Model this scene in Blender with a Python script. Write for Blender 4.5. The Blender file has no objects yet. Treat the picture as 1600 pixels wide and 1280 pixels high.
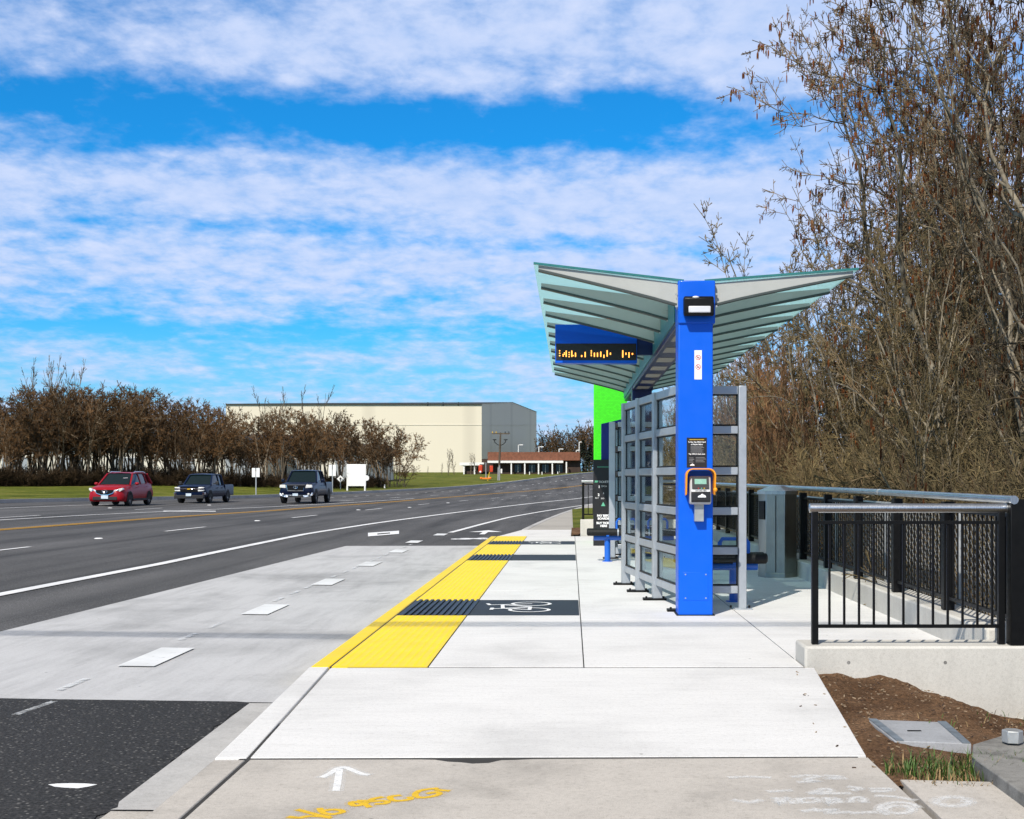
import bpy, math, random
import numpy as np
from mathutils import Vector, Matrix

# ------------------------------------------------------------------ camera, sky, sun, exposure
scene = bpy.context.scene
F, PX, PY, EYE = 2000.0, 892.0, 748.0, 1.45       # focal length in photo pixels, vanishing point, eye height (m)
cam_d = bpy.data.cameras.new("camera")
cam = bpy.data.objects.new("camera", cam_d)
scene.collection.objects.link(cam)
scene.camera = cam
cam.location = (0, 0, EYE)
cam.rotation_euler = (math.radians(90), 0, 0)
cam_d.sensor_width = 36
cam_d.lens = 36 * F / 1600
cam_d.shift_x = -(PX - 800) / 1600
cam_d.shift_y = (PY - 640) / 1600
cam_d.clip_start = 0.1
cam_d.clip_end = 6000
scene.view_settings.view_transform = 'Standard'
scene.view_settings.look = 'None'
scene.view_settings.exposure = 0.10
scene.view_settings.gamma = 1.0
scene.cycles.max_bounces = 8
scene.cycles.transparent_max_bounces = 16

SUN = Vector((0.42, 0.95, -1.0)).normalized()      # direction the light travels
sun_d = bpy.data.lights.new("sun", 'SUN')
sun_d.energy = 4.9
sun_d.angle = math.radians(0.5)
sun_d.color = (1.0, 0.94, 0.85)
sun = bpy.data.objects.new("sun", sun_d)
scene.collection.objects.link(sun)
sun.rotation_euler = SUN.to_track_quat('-Z', 'Y').to_euler()

world = bpy.data.worlds.new("World")
scene.world = world
world.use_nodes = True
def build_world():
    nt = world.node_tree; N = nt.nodes; L = nt.links
    N.clear()
    out = N.new('ShaderNodeOutputWorld'); bg = N.new('ShaderNodeBackground')
    bg.inputs[1].default_value = 0.1
    L.new(bg.outputs[0], out.inputs[0])
    sky = N.new('ShaderNodeTexSky'); sky.sky_type = 'NISHITA'; sky.sun_disc = False
    sky.sun_elevation = math.asin(-SUN.z)
    sky.sun_rotation = math.atan2(-SUN.x, -SUN.y)
    sky.air_density = 1.0; sky.dust_density = 0.6; sky.ozone_density = 1.6
    def math_(op, a, b=None, c=None, clamp=False):
        n = N.new('ShaderNodeMath'); n.operation = op; n.use_clamp = clamp
        for i, x in enumerate((a, b, c)):
            if x is None: continue
            if isinstance(x, (int, float)): n.inputs[i].default_value = x
            else: L.new(x, n.inputs[i])
        return n.outputs[0]
    tc = N.new('ShaderNodeTexCoord'); sep = N.new('ShaderNodeSeparateXYZ')
    L.new(tc.outputs['Generated'], sep.inputs[0])
    x, y, z = sep.outputs
    hl = math_('SQRT', math_('ADD', math_('MULTIPLY', x, x), math_('MULTIPLY', y, y)))
    el = math_('DIVIDE', z, math_('MAXIMUM', hl, 0.02))
    zz = math_('ADD', math_('MAXIMUM', z, 0.0), 0.20)
    comb = N.new('ShaderNodeCombineXYZ')
    L.new(math_('DIVIDE', x, zz), comb.inputs[0]); L.new(math_('DIVIDE', y, zz), comb.inputs[1])
    def noise(vec, scale, detail, rough, dist=0.0, stretch=None, off=(0, 0, 0)):
        m = N.new('ShaderNodeMapping'); m.inputs['Location'].default_value = off
        m.inputs['Scale'].default_value = stretch or (1, 1, 1)
        L.new(vec, m.inputs[0])
        n = N.new('ShaderNodeTexNoise'); n.inputs['Scale'].default_value = scale
        n.inputs['Detail'].default_value = detail; n.inputs['Roughness'].default_value = rough
        n.inputs['Distortion'].default_value = dist
        L.new(m.outputs[0], n.inputs['Vector'])
        return n.outputs['Fac']
    warp = noise(comb.outputs[0], 1.6, 3, 0.5, off=(3.1, 1.7, 0))
    elw = math_('ADD', el, math_('MULTIPLY', math_('SUBTRACT', warp, 0.5), 0.085))
    # the gap between the cloud banks dips in the west and rises in the east
    dx = math_('ADD', math_('DIVIDE', x, math_('MAXIMUM', y, 0.2)), 0.20)
    elw = math_('SUBTRACT', elw, math_('MULTIPLY', math_('MULTIPLY', math_('MULTIPLY', dx, dx), 0.30), math_('SUBTRACT', el, 0.1, clamp=True)))
    ramp = N.new('ShaderNodeValToRGB')
    L.new(math_('DIVIDE', elw, 0.45), ramp.inputs[0])
    stops = [(0.0, .45), (.054, .42), (.085, .44), (.102, .36), (.119, .12), (.130, .52), (.149, .74), (.170, .66),
             (.180, .36), (.190, .64), (.212, .80), (.228, .60), (.246, .34), (.262, .02), (.284, .0), (.300, .30), (.322, .64), (.37, .70), (.45, .52)]
    cr = ramp.color_ramp
    cr.interpolation = 'B_SPLINE'
    while len(cr.elements) > 1: cr.elements.remove(cr.elements[-1])
    cr.elements[0].position = 0; cr.elements[0].color = (stops[0][1],) * 3 + (1,)
    for p, v in stops[1:]:
        e = cr.elements.new(p / 0.45); e.color = (v, v, v, 1)
    big = noise(comb.outputs[0], 2.8, 6, 0.58, 0.3, stretch=(1.0, 1.1, 1), off=(0.4, 5.2, 0))
    fine = noise(comb.outputs[0], 15.0, 5, 0.58, 0.1, stretch=(1.0, 0.9, 1), off=(2.3, 0.3, 0))
    n1 = math_('ADD', math_('MULTIPLY', math_('SUBTRACT', big, 0.5), 1.1), math_('MULTIPLY', math_('SUBTRACT', fine, 0.5), 0.85))
    # the sheet of cloud is thicker towards the right of the road
    rt = N.new('ShaderNodeMapRange'); rt.interpolation_type = 'SMOOTHSTEP'
    rt.inputs[1].default_value = -0.16; rt.inputs[2].default_value = 0.30; rt.inputs[4].default_value = 0.30
    L.new(math_('DIVIDE', x, math_('MAXIMUM', y, 0.2)), rt.inputs[0])
    cov = math_('ADD', math_('ADD', ramp.outputs[0], n1), rt.outputs[0])
    mr = N.new('ShaderNodeMapRange'); mr.interpolation_type = 'SMOOTHSTEP'
    mr.inputs[1].default_value = 0.14; mr.inputs[2].default_value = 0.84
    L.new(cov, mr.inputs[0])
    fac = math_('MULTIPLY', mr.outputs[0], 0.93)
    # clear sky, deepened like the photograph's
    tint = N.new('ShaderNodeMix'); tint.data_type = 'RGBA'; tint.blend_type = 'MULTIPLY'
    tint.inputs[0].default_value = 1.0
    L.new(sky.outputs[0], tint.inputs[6]); tint.inputs[7].default_value = (SKYR, SKYG, SKYB, 1)
    # cloud colour: lavender white, whiter where thick
    ccol = N.new('ShaderNodeMix'); ccol.data_type = 'RGBA'
    L.new(math_('MULTIPLY', math_('SUBTRACT', fine, 0.3), 2.2, clamp=True), ccol.inputs[0])
    ccol.inputs[6].default_value = (4.6, 6.0, 9.0, 1); ccol.inputs[7].default_value = (6.5, 7.3, 9.5, 1)
    mix = N.new('ShaderNodeMix'); mix.data_type = 'RGBA'
    pale = N.new('ShaderNodeMix'); pale.data_type = 'RGBA'     # the blue pales towards the horizon
    lo = N.new('ShaderNodeMapRange'); lo.interpolation_type = 'SMOOTHSTEP'; lo.inputs[1].default_value = 0.15; lo.inputs[2].default_value = 0.03; lo.inputs[3].default_value = 0.0; lo.inputs[4].default_value = 0.75
    L.new(el, lo.inputs[0]); L.new(lo.outputs[0], pale.inputs[0]); L.new(tint.outputs[2], pale.inputs[6]); pale.inputs[7].default_value = (2.9, 6.3, 9.0, 1)
    L.new(fac, mix.inputs[0]); L.new(pale.outputs[2], mix.inputs[6]); L.new(ccol.outputs[2], mix.inputs[7])
    # unseen grey overhead, added above the view to cut the blue fill light
    hi = N.new('ShaderNodeMapRange'); hi.interpolation_type = 'SMOOTHSTEP'; hi.inputs[1].default_value = 0.44; hi.inputs[2].default_value = 0.85
    L.new(el, hi.inputs[0])
    top = N.new('ShaderNodeMix'); top.data_type = 'RGBA'
    L.new(math_('MULTIPLY', hi.outputs[0], 0.9), top.inputs[0]); L.new(mix.outputs[2], top.inputs[6]); top.inputs[7].default_value = (1.7, 1.75, 1.95, 1)
    L.new(top.outputs[2], bg.inputs[0])
SKYR, SKYG, SKYB = 0.08, 0.86, 1.48
build_world()

# ------------------------------------------------------------------ geometry helpers
COL = scene.collection
R = math.radians
def lerp(a, b, t): return a + (b - a) * t
def smooth(t):
    t = min(1.0, max(0.0, t)); return t * t * (3 - 2 * t)
def X_(px, Y): return (px - PX) / F * Y
def Z_(py, Y): return EYE - (py - PY) / F * Y

class MB:
    """collects faces of ONE object"""
    def __init__(s): s.v = []; s.f = []; s.m = []
    def add(s, verts, faces, mi=0):
        o = len(s.v); s.v.extend([tuple(p) for p in verts])
        for f in faces: s.f.append(tuple(i + o for i in f)); s.m.append(mi)
        return s
    def box(s, x0, x1, y0, y1, z0, z1, mi=0):
        v = [(x, y, z) for z in (z0, z1) for y in (y0, y1) for x in (x0, x1)]
        return s.add(v, [(0, 2, 3, 1), (4, 5, 7, 6), (0, 1, 5, 4), (2, 6, 7, 3), (0, 4, 6, 2), (1, 3, 7, 5)], mi)
    def bar(s, a, b, w, h, mi=0, up=(0, 0, 1)):
        a = Vector(a); b = Vector(b); d = (b - a).normalized(); u = Vector(up)
        if abs(d.dot(u)) > .99: u = Vector((0, 1, 0))
        sx = d.cross(u).normalized() * w / 2; sz = sx.cross(d).normalized() * h / 2
        v = [p + i * sx + j * sz for p in (a, b) for i, j in ((-1, -1), (1, -1), (1, 1), (-1, 1))]
        return s.add(v, [(0, 1, 2, 3), (7, 6, 5, 4), (0, 4, 5, 1), (1, 5, 6, 2), (2, 6, 7, 3), (3, 7, 4, 0)], mi)
    def cyl(s, a, b, r, n=12, r1=None, mi=0, caps=True):
        a = Vector(a); b = Vector(b); d = (b - a).normalized()
        u = d.orthogonal().normalized(); w = d.cross(u)
        r1 = r if r1 is None else r1
        v = []
        for p, q in ((a, r), (b, r1)):
            for i in range(n):
                t = 2 * math.pi * i / n; v.append(p + (u * math.cos(t) + w * math.sin(t)) * q)
        f = [(i, (i + 1) % n, n + (i + 1) % n, n + i) for i in range(n)]
        if caps: f += [tuple(range(n))[::-1], tuple(range(n, 2 * n))]
        return s.add(v, f, mi)
    def tube(s, pts, r, n=8, mi=0):
        pts = [Vector(p) for p in pts]; rs = r if isinstance(r, (list, tuple)) else [r] * len(pts)
        v = []; ref = None
        for i, p in enumerate(pts):
            d = (pts[min(i + 1, len(pts) - 1)] - pts[max(i - 1, 0)]).normalized()
            if ref is None: ref = d.orthogonal().normalized()
            u = (ref - d * ref.dot(d)).normalized(); ref = u; w = d.cross(u)
            for k in range(n):
                t = 2 * math.pi * k / n; v.append(p + (u * math.cos(t) + w * math.sin(t)) * rs[i])
        f = []
        for i in range(len(pts) - 1):
            for k in range(n):
                f.append((i * n + k, i * n + (k + 1) % n, (i + 1) * n + (k + 1) % n, (i + 1) * n + k))
        f += [tuple(range(n))[::-1], tuple(range((len(pts) - 1) * n, len(pts) * n))]
        return s.add(v, f, mi)
    def prism(s, poly, fn, t0, t1, mi=0):
        """poly of (a,b), fn(a,b,t)->xyz"""
        n = len(poly); v = [fn(a, b, t) for t in (t0, t1) for a, b in poly]
        f = [tuple(range(n))[::-1], tuple(range(n, 2 * n))]
        f += [(i, (i + 1) % n, n + (i + 1) % n, n + i) for i in range(n)]
        return s.add(v, f, mi)
    def slab(s, poly, z0, z1, mi=0): return s.prism(poly, lambda a, b, t: (a, b, t), z0, z1, mi)
    def loft(s, secs, caps=True, closed=True, mi=0):
        n = len(secs[0]); v = [p for q in secs for p in q]; f = []
        for i in range(len(secs) - 1):
            for k in range(n if closed else n - 1):
                f.append((i * n + k, i * n + (k + 1) % n, (i + 1) * n + (k + 1) % n, (i + 1) * n + k))
        if caps: f += [tuple(range(n))[::-1], tuple(range((len(secs) - 1) * n, len(secs) * n))]
        return s.add(v, f, mi)
    def ball(s, c, rx, ry, rz, n=12, m=8, mi=0):
        c = Vector(c); v = []; f = []
        for j in range(m + 1):
            p = math.pi * j / m
            for i in range(n):
                t = 2 * math.pi * i / n
                v.append((c.x + rx * math.sin(p) * math.cos(t), c.y + ry * math.sin(p) * math.sin(t), c.z + rz * math.cos(p)))
        for j in range(m):
            for i in range(n):
                f.append((j * n + i, (j + 1) * n + i, (j + 1) * n + (i + 1) % n, j * n + (i + 1) % n))
        return s.add(v, f, mi)
    def grid(s, P, mi=0):
        """P[i][j] -> xyz"""
        n, m = len(P), len(P[0])
        return s.add([p for row in P for p in row],
                     [(i * m + j, i * m + j + 1, (i + 1) * m + j + 1, (i + 1) * m + j) for i in range(n - 1) for j in range(m - 1)], mi)
    def build(s, name, mats, parent=None, bevel=0, ang=35, seg=2, loc=None):
        me = bpy.data.meshes.new(name)
        me.from_pydata(s.v, [], s.f)
        if not isinstance(mats, (list, tuple)): mats = [mats]
        for m in mats: me.materials.append(m)
        if len(mats) > 1: me.polygons.foreach_set('material_index', s.m)
        me.validate(); me.shade_smooth(); me.set_sharp_from_angle(angle=R(ang))
        o = bpy.data.objects.new(name, me); COL.objects.link(o)
        if parent is not None: o.parent = parent
        if loc is not None: o.location = loc
        if bevel:
            b = o.modifiers.new('edge', 'BEVEL'); b.width = bevel; b.segments = seg
            b.limit_method = 'ANGLE'; b.angle_limit = R(40)
        return o

def tag(o, label=None, cat=None, group=None, kind=None):
    if label: o['label'] = label
    if cat: o['category'] = cat
    if group: o['group'] = group
    if kind: o['kind'] = kind
    return o
def thing(name, label, cat, loc=(0, 0, 0), rz=0, group=None):
    o = bpy.data.objects.new(name, None); COL.objects.link(o)
    o.location = loc; o.rotation_euler = (0, 0, rz); o.empty_display_size = .2
    return tag(o, label, cat, group)
def struct(o, label, cat=None, group=None): return tag(o, label, cat, group, 'structure')
def copy_tree(o, parent=None):
    c = o.copy(); COL.objects.link(c)
    if parent is not None: c.parent = parent
    for ch in o.children: copy_tree(ch, c)
    return c
def text(name, body, size, loc, mat, parent=None, rot=(R(90), 0, 0), align='CENTER', sx=1.0, ex=.0008, bold=0.0):
    cu = bpy.data.curves.new(name, 'FONT'); cu.body = body; cu.size = size; cu.align_x = align; cu.align_y = 'CENTER'
    cu.extrude = ex; cu.offset = bold; cu.resolution_u = 3
    t = bpy.data.objects.new(name, cu)
    me = bpy.data.meshes.new_from_object(t)
    bpy.data.objects.remove(t); bpy.data.curves.remove(cu)
    me.materials.clear(); me.materials.append(mat)
    o = bpy.data.objects.new(name, me); COL.objects.link(o)
    o.location = loc; o.rotation_euler = rot; o.scale = (sx, 1, 1)
    if parent is not None: o.parent = parent
    return o

# ------------------------------------------------------------------ materials
def nodes(name):
    m = bpy.data.materials.new(name); m.use_nodes = True
    nt = m.node_tree; return m, nt, nt.nodes, nt.links, nt.nodes['Principled BSDF']
def c4(c): return (c[0], c[1], c[2], 1)
def noise_(N, L, vec, scale, detail=5, rough=.6, dist=0.0, stretch=None):
    if stretch:
        mp = N.new('ShaderNodeMapping'); mp.inputs['Scale'].default_value = stretch
        L.new(vec, mp.inputs[0]); vec = mp.outputs[0]
    n = N.new('ShaderNodeTexNoise'); n.inputs['Scale'].default_value = scale; n.inputs['Detail'].default_value = detail
    n.inputs['Roughness'].default_value = rough; n.inputs['Distortion'].default_value = dist
    L.new(vec, n.inputs['Vector']); return n.outputs['Fac']
def ramp_(N, L, fac, stops, interp='LINEAR'):
    r = N.new('ShaderNodeValToRGB'); cr = r.color_ramp; cr.interpolation = interp
    while len(cr.elements) > 1: cr.elements.remove(cr.elements[-1])
    cr.elements[0].position = stops[0][0]; cr.elements[0].color = c4(stops[0][1]) if hasattr(stops[0][1], '__len__') else (stops[0][1],) * 3 + (1,)
    for p, c in stops[1:]:
        e = cr.elements.new(p); e.color = c4(c) if hasattr(c, '__len__') else (c, c, c, 1)
    L.new(fac, r.inputs[0]); return r.outputs[0]
def mixc(N, L, fac, a, b, blend='MIX'):
    m = N.new('ShaderNodeMix'); m.data_type = 'RGBA'; m.blend_type = blend
    for s_, x in ((0, fac), (6, a), (7, b)):
        if isinstance(x, (int, float)): m.inputs[s_].default_value = x
        elif isinstance(x, (tuple, list)): m.inputs[s_].default_value = c4(x)
        else: L.new(x, m.inputs[s_])
    return m.outputs[2]
def bump_(N, L, h, B, strength=.3, dist=.01):
    b = N.new('ShaderNodeBump'); b.inputs['Strength'].default_value = strength; b.inputs['Distance'].default_value = dist
    L.new(h, b.inputs['Height']); L.new(b.outputs[0], B.inputs['Normal'])
def simple(name, col, rough=.5, metal=0.0, var=.12, scale=6, coat=0, bump=0, spec=.5):
    """paint or metal with slight dirt variation and roughness variation"""
    m, nt, N, L, B = nodes(name)
    tc = N.new('ShaderNodeTexCoord'); v = tc.outputs['Object']
    n = noise_(N, L, v, scale, 6, .65)
    lo = [max(0, c * (1 - var * 1.6)) for c in col]; hi = [min(1, c * (1 + var)) for c in col]
    L.new(ramp_(N, L, n, [(.3, lo), (.55, col), (.75, hi)]), B.inputs['Base Color'])
    n2 = noise_(N, L, v, scale * 4, 3, .6)
    L.new(ramp_(N, L, n2, [(.3, max(0, rough - .08)), (.7, min(1, rough + .08))]), B.inputs['Roughness'])
    B.inputs['Metallic'].default_value = metal
    B.inputs['Coat Weight'].default_value = coat; B.inputs['Coat Roughness'].default_value = .06
    B.inputs['Specular IOR Level'].default_value = spec
    if bump: bump_(N, L, n2, B, bump, .004)
    return m
def concrete(name, base, stain=.25, speck=.5, warm=(1, 1, 1), streak=None, rough=.85, big=.5):
    m, nt, N, L, B = nodes(name)
    tc = N.new('ShaderNodeTexCoord'); v = tc.outputs['Object']
    b = [base * w for w in warm]
    n1 = noise_(N, L, v, big, 7, .62, .3)
    c = ramp_(N, L, n1, [(.28, [x * (1 - stain) for x in b]), (.5, b), (.72, [min(1, x * 1.06) for x in b])])
    n2 = noise_(N, L, v, 5, 8, .7, .2, streak)
    c = mixc(N, L, .5, c, ramp_(N, L, n2, [(.3, [1 - stain * .9] * 3), (.55, [1, 1, 1])]), 'MULTIPLY')
    n3 = noise_(N, L, v, 160, 3, .7)
    c = mixc(N, L, speck, c, ramp_(N, L, n3, [(.35, [.72, .71, .70]), (.5, [1, 1, 1]), (.68, [1.08, 1.08, 1.08])]), 'MULTIPLY')
    n4 = noise_(N, L, v, 34, 6, .75)
    c = mixc(N, L, speck * .8, c, ramp_(N, L, n4, [(.33, [.70, .68, .65]), (.47, [1, 1, 1]), (.66, [1.10, 1.09, 1.08])]), 'MULTIPLY')
    # dark spots of gum and dirt
    vo = N.new('ShaderNodeTexVoronoi'); vo.inputs['Scale'].default_value = 2.3; L.new(v, vo.inputs['Vector'])
    c = mixc(N, L, ramp_(N, L, vo.outputs['Distance'], [(.016, .7), (.034, 0)]), c, (.09, .085, .08))
    L.new(c, B.inputs['Base Color']); B.inputs['Roughness'].default_value = rough
    B.inputs['Specular IOR Level'].default_value = .3
    bump_(N, L, n3, B, .25, .003)
    return m
def asphalt(name, base, speck=.6, wheel=False, coarse=90):
    m, nt, N, L, B = nodes(name)
    tc = N.new('ShaderNodeTexCoord'); v = tc.outputs['Object']
    n1 = noise_(N, L, v, .35, 6, .6, .4, (1, .35, 1))
    b = [base, base * .98, base * .98]
    c = ramp_(N, L, n1, [(.3, [x * .72 for x in b]), (.5, b), (.7, [x * 1.25 for x in b])])
    if wheel:                                  # long polished and oil-darkened tracks along the lanes
        nw = noise_(N, L, v, 1.0, 4, .6, .3, (.9, .03, 1))
        c = mixc(N, L, .8, c, ramp_(N, L, nw, [(.35, [.52] * 3), (.5, [1] * 3), (.65, [1.30] * 3)]), 'MULTIPLY')
    n3 = noise_(N, L, v, coarse, 4, .75)
    c = mixc(N, L, speck, c, ramp_(N, L, n3, [(.36, [.3] * 3), (.5, [1] * 3), (.64, [2.0] * 3)]), 'MULTIPLY')
    vo = N.new('ShaderNodeTexVoronoi'); vo.inputs['Scale'].default_value = coarse * .45; L.new(v, vo.inputs['Vector'])
    c = mixc(N, L, ramp_(N, L, vo.outputs['Distance'], [(.10, speck * .55), (.25, 0)]), c, (.32, .31, .29))
    L.new(c, B.inputs['Base Color']); B.inputs['Roughness'].default_value = .88
    B.inputs['Specular IOR Level'].default_value = .25
    bump_(N, L, n3, B, .6, .008)
    return m
def worn_paint(name, col, wear=.35, scale=14, amount=1.0, base=None):
    """thin paint whose worn spots let the surface below show (transparent)"""
    m, nt, N, L, B = nodes(name)
    tc = N.new('ShaderNodeTexCoord'); v = tc.outputs['Object']
    n = noise_(N, L, v, scale, 8, .75)
    B.inputs['Base Color'].default_value = c4(col); B.inputs['Roughness'].default_value = .7
    n2 = noise_(N, L, v, scale * .25, 4, .6)
    L.new(mixc(N, L, 1.0, col, ramp_(N, L, n2, [(.3, [.8] * 3), (.6, [1] * 3)]), 'MULTIPLY'), B.inputs['Base Color'])
    L.new(ramp_(N, L, n, [(wear - .09, 0.0), (wear + .09, amount)]), B.inputs['Alpha'])
    return m
def glass(name, tint, gloss=.10, rough=.02):
    m, nt, N, L, B = nodes(name)
    out = N['Material Output']; N.remove(B)
    tr = N.new('ShaderNodeBsdfTransparent'); tr.inputs[0].default_value = c4(tint)
    gl = N.new('ShaderNodeBsdfGlossy'); gl.inputs['Roughness'].default_value = rough; gl.inputs[0].default_value = (.9, .95, 1, 1)
    lw = N.new('ShaderNodeLayerWeight'); lw.inputs[0].default_value = .25
    mx = N.new('ShaderNodeMath'); mx.operation = 'MULTIPLY_ADD'; mx.inputs[1].default_value = .22; mx.inputs[2].default_value = gloss * .5
    L.new(lw.outputs['Fresnel'], mx.inputs[0])
    ms = N.new('ShaderNodeMixShader'); L.new(mx.outputs[0], ms.inputs[0]); L.new(tr.outputs[0], ms.inputs[1]); L.new(gl.outputs[0], ms.inputs[2])
    L.new(ms.outputs[0], out.inputs[0]); return m
def roof_glass(name):
    m, nt, N, L, B = nodes(name)
    out = N['Material Output']; N.remove(B)
    tr = N.new('ShaderNodeBsdfTransparent'); tr.inputs[0].default_value = (.74, .91, .91, 1)
    tl = N.new('ShaderNodeBsdfTranslucent'); tl.inputs[0].default_value = (.66, .90, .90, 1)
    df = N.new('ShaderNodeBsdfDiffuse'); df.inputs[0].default_value = (.46, .66, .67, 1)
    a = N.new('ShaderNodeMixShader'); a.inputs[0].default_value = .5; L.new(tr.outputs[0], a.inputs[1]); L.new(tl.outputs[0], a.inputs[2])
    b = N.new('ShaderNodeMixShader'); b.inputs[0].default_value = .2; L.new(a.outputs[0], b.inputs[1]); L.new(df.outputs[0], b.inputs[2])
    gl = N.new('ShaderNodeBsdfGlossy'); gl.inputs['Roughness'].default_value = .08
    d = N.new('ShaderNodeMixShader'); d.inputs[0].default_value = .06; L.new(b.outputs[0], d.inputs[1]); L.new(gl.outputs[0], d.inputs[2])
    L.new(d.outputs[0], out.inputs[0]); return m
def emit(name, col, s):
    m, nt, N, L, B = nodes(name)
    B.inputs['Base Color'].default_value = c4(col); B.inputs['Emission Color'].default_value = c4(col); B.inputs['Emission Strength'].default_value = s
    return m
def grassy(name, a, b, c, scale=3, fine=60):
    m, nt, N, L, B = nodes(name)
    tc = N.new('ShaderNodeTexCoord'); v = tc.outputs['Object']
    n = noise_(N, L, v, scale * .12, 5, .6); n2 = noise_(N, L, v, fine, 4, .7); n3 = noise_(N, L, v, scale, 6, .7)
    col = ramp_(N, L, n, [(.35, a), (.5, b), (.66, c)])
    col = mixc(N, L, .8, col, ramp_(N, L, n3, [(.3, [.55] * 3), (.55, [1] * 3), (.75, [1.35, 1.3, 1.2])]), 'MULTIPLY')
    col = mixc(N, L, .7, col, ramp_(N, L, n2, [(.35, [.5] * 3), (.65, [1.4] * 3)]), 'MULTIPLY')
    L.new(col, B.inputs['Base Color']); B.inputs['Roughness'].default_value = .95; B.inputs['Specular IOR Level'].default_value = .1
    bump_(N, L, n2, B, .8, .03)
    return m
def soil_mat():
    m, nt, N, L, B = nodes('bark soil')
    tc = N.new('ShaderNodeTexCoord'); v = tc.outputs['Object']
    n = noise_(N, L, v, 1.6, 5, .6); n2 = noise_(N, L, v, 45, 6, .75); n3 = noise_(N, L, v, 110, 3, .7, 0, (1, .5, 1))
    col = ramp_(N, L, n, [(.3, (.095, .052, .028)), (.5, (.17, .098, .054)), (.7, (.25, .155, .092))])
    col = mixc(N, L, .9, col, ramp_(N, L, n2, [(.32, [.28] * 3), (.5, [1] * 3), (.70, [2.1, 2.0, 1.9])]), 'MULTIPLY')
    col = mixc(N, L, ramp_(N, L, n3, [(.66, 0), (.72, .85)]), col, (.52, .42, .30))
    L.new(col, B.inputs['Base Color']); B.inputs['Roughness'].default_value = .95; B.inputs['Specular IOR Level'].default_value = .1
    bump_(N, L, n2, B, 1.0, .03)
    return m
def bark(name, a, b, scale=8):
    m, nt, N, L, B = nodes(name)
    tc = N.new('ShaderNodeTexCoord'); v = tc.outputs['Object']
    oi = N.new('ShaderNodeObjectInfo')
    n = noise_(N, L, v, scale, 4, .7)
    col = ramp_(N, L, n, [(.35, a), (.65, b)])
    col = mixc(N, L, 1.0, col, ramp_(N, L, oi.outputs['Random'], [(0, (.50, .52, .54)), (1, (1.35, 1.25, 1.12))]), 'MULTIPLY')
    L.new(col, B.inputs['Base Color']); B.inputs['Roughness'].default_value = .9; B.inputs['Specular IOR Level'].default_value = .15
    return m
def mesh_mat():
    m, nt, N, L, B = nodes('lime perforated mesh')
    tc = N.new('ShaderNodeTexCoord'); mp = N.new('ShaderNodeMapping'); mp.inputs['Rotation'].default_value = (R(90), 0, 0); L.new(tc.outputs['Object'], mp.inputs[0])
    br = N.new('ShaderNodeTexBrick'); br.inputs['Scale'].default_value = 8; br.inputs['Mortar Size'].default_value = .012; br.inputs['Mortar Smooth'].default_value = .4
    for i, c in enumerate(((.055, .76, .008), (.045, .66, .007), (.030, .46, .005))): br.inputs[1 + i].default_value = c4(c)
    L.new(mp.outputs[0], br.inputs['Vector']); L.new(br.outputs['Color'], B.inputs['Base Color']); B.inputs['Roughness'].default_value = .5
    return m
def siding(name, base, step, axis=0, dark=.88):
    """painted wall cladding with faint panel seams"""
    m, nt, N, L, B = nodes(name)
    tc = N.new('ShaderNodeTexCoord'); v = tc.outputs['Object']
    n = noise_(N, L, v, .03, 5, .6, 0, (1, 1, .3))
    col = ramp_(N, L, n, [(.3, [x * .95 for x in base]), (.7, [x * 1.03 for x in base])])
    w = N.new('ShaderNodeTexWave'); w.wave_type = 'BANDS'; w.bands_direction = 'XYZ'[axis]; w.inputs['Scale'].default_value = step
    L.new(v, w.inputs['Vector'])
    col = mixc(N, L, 1.0, col, ramp_(N, L, w.outputs['Fac'], [(.0, [dark] * 3), (.06, [1] * 3)]), 'MULTIPLY')
    L.new(col, B.inputs['Base Color']); B.inputs['Roughness'].default_value = .6
    return m
def brushed(name, col, rough=.32):
    m, nt, N, L, B = nodes(name)
    tc = N.new('ShaderNodeTexCoord'); v = tc.outputs['Object']
    n = noise_(N, L, v, 30, 4, .6, 0, (8, 8, .25)); n1 = noise_(N, L, v, 3, 4, .6)
    c = mixc(N, L, .7, ramp_(N, L, n, [(.3, [x * .8 for x in col]), (.7, col)]), ramp_(N, L, n1, [(.3, [.75] * 3), (.6, [1] * 3)]), 'MULTIPLY')
    L.new(c, B.inputs['Base Color']); B.inputs['Metallic'].default_value = 1
    L.new(ramp_(N, L, n, [(.3, rough - .06), (.7, rough + .12)]), B.inputs['Roughness'])
    return m

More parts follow.
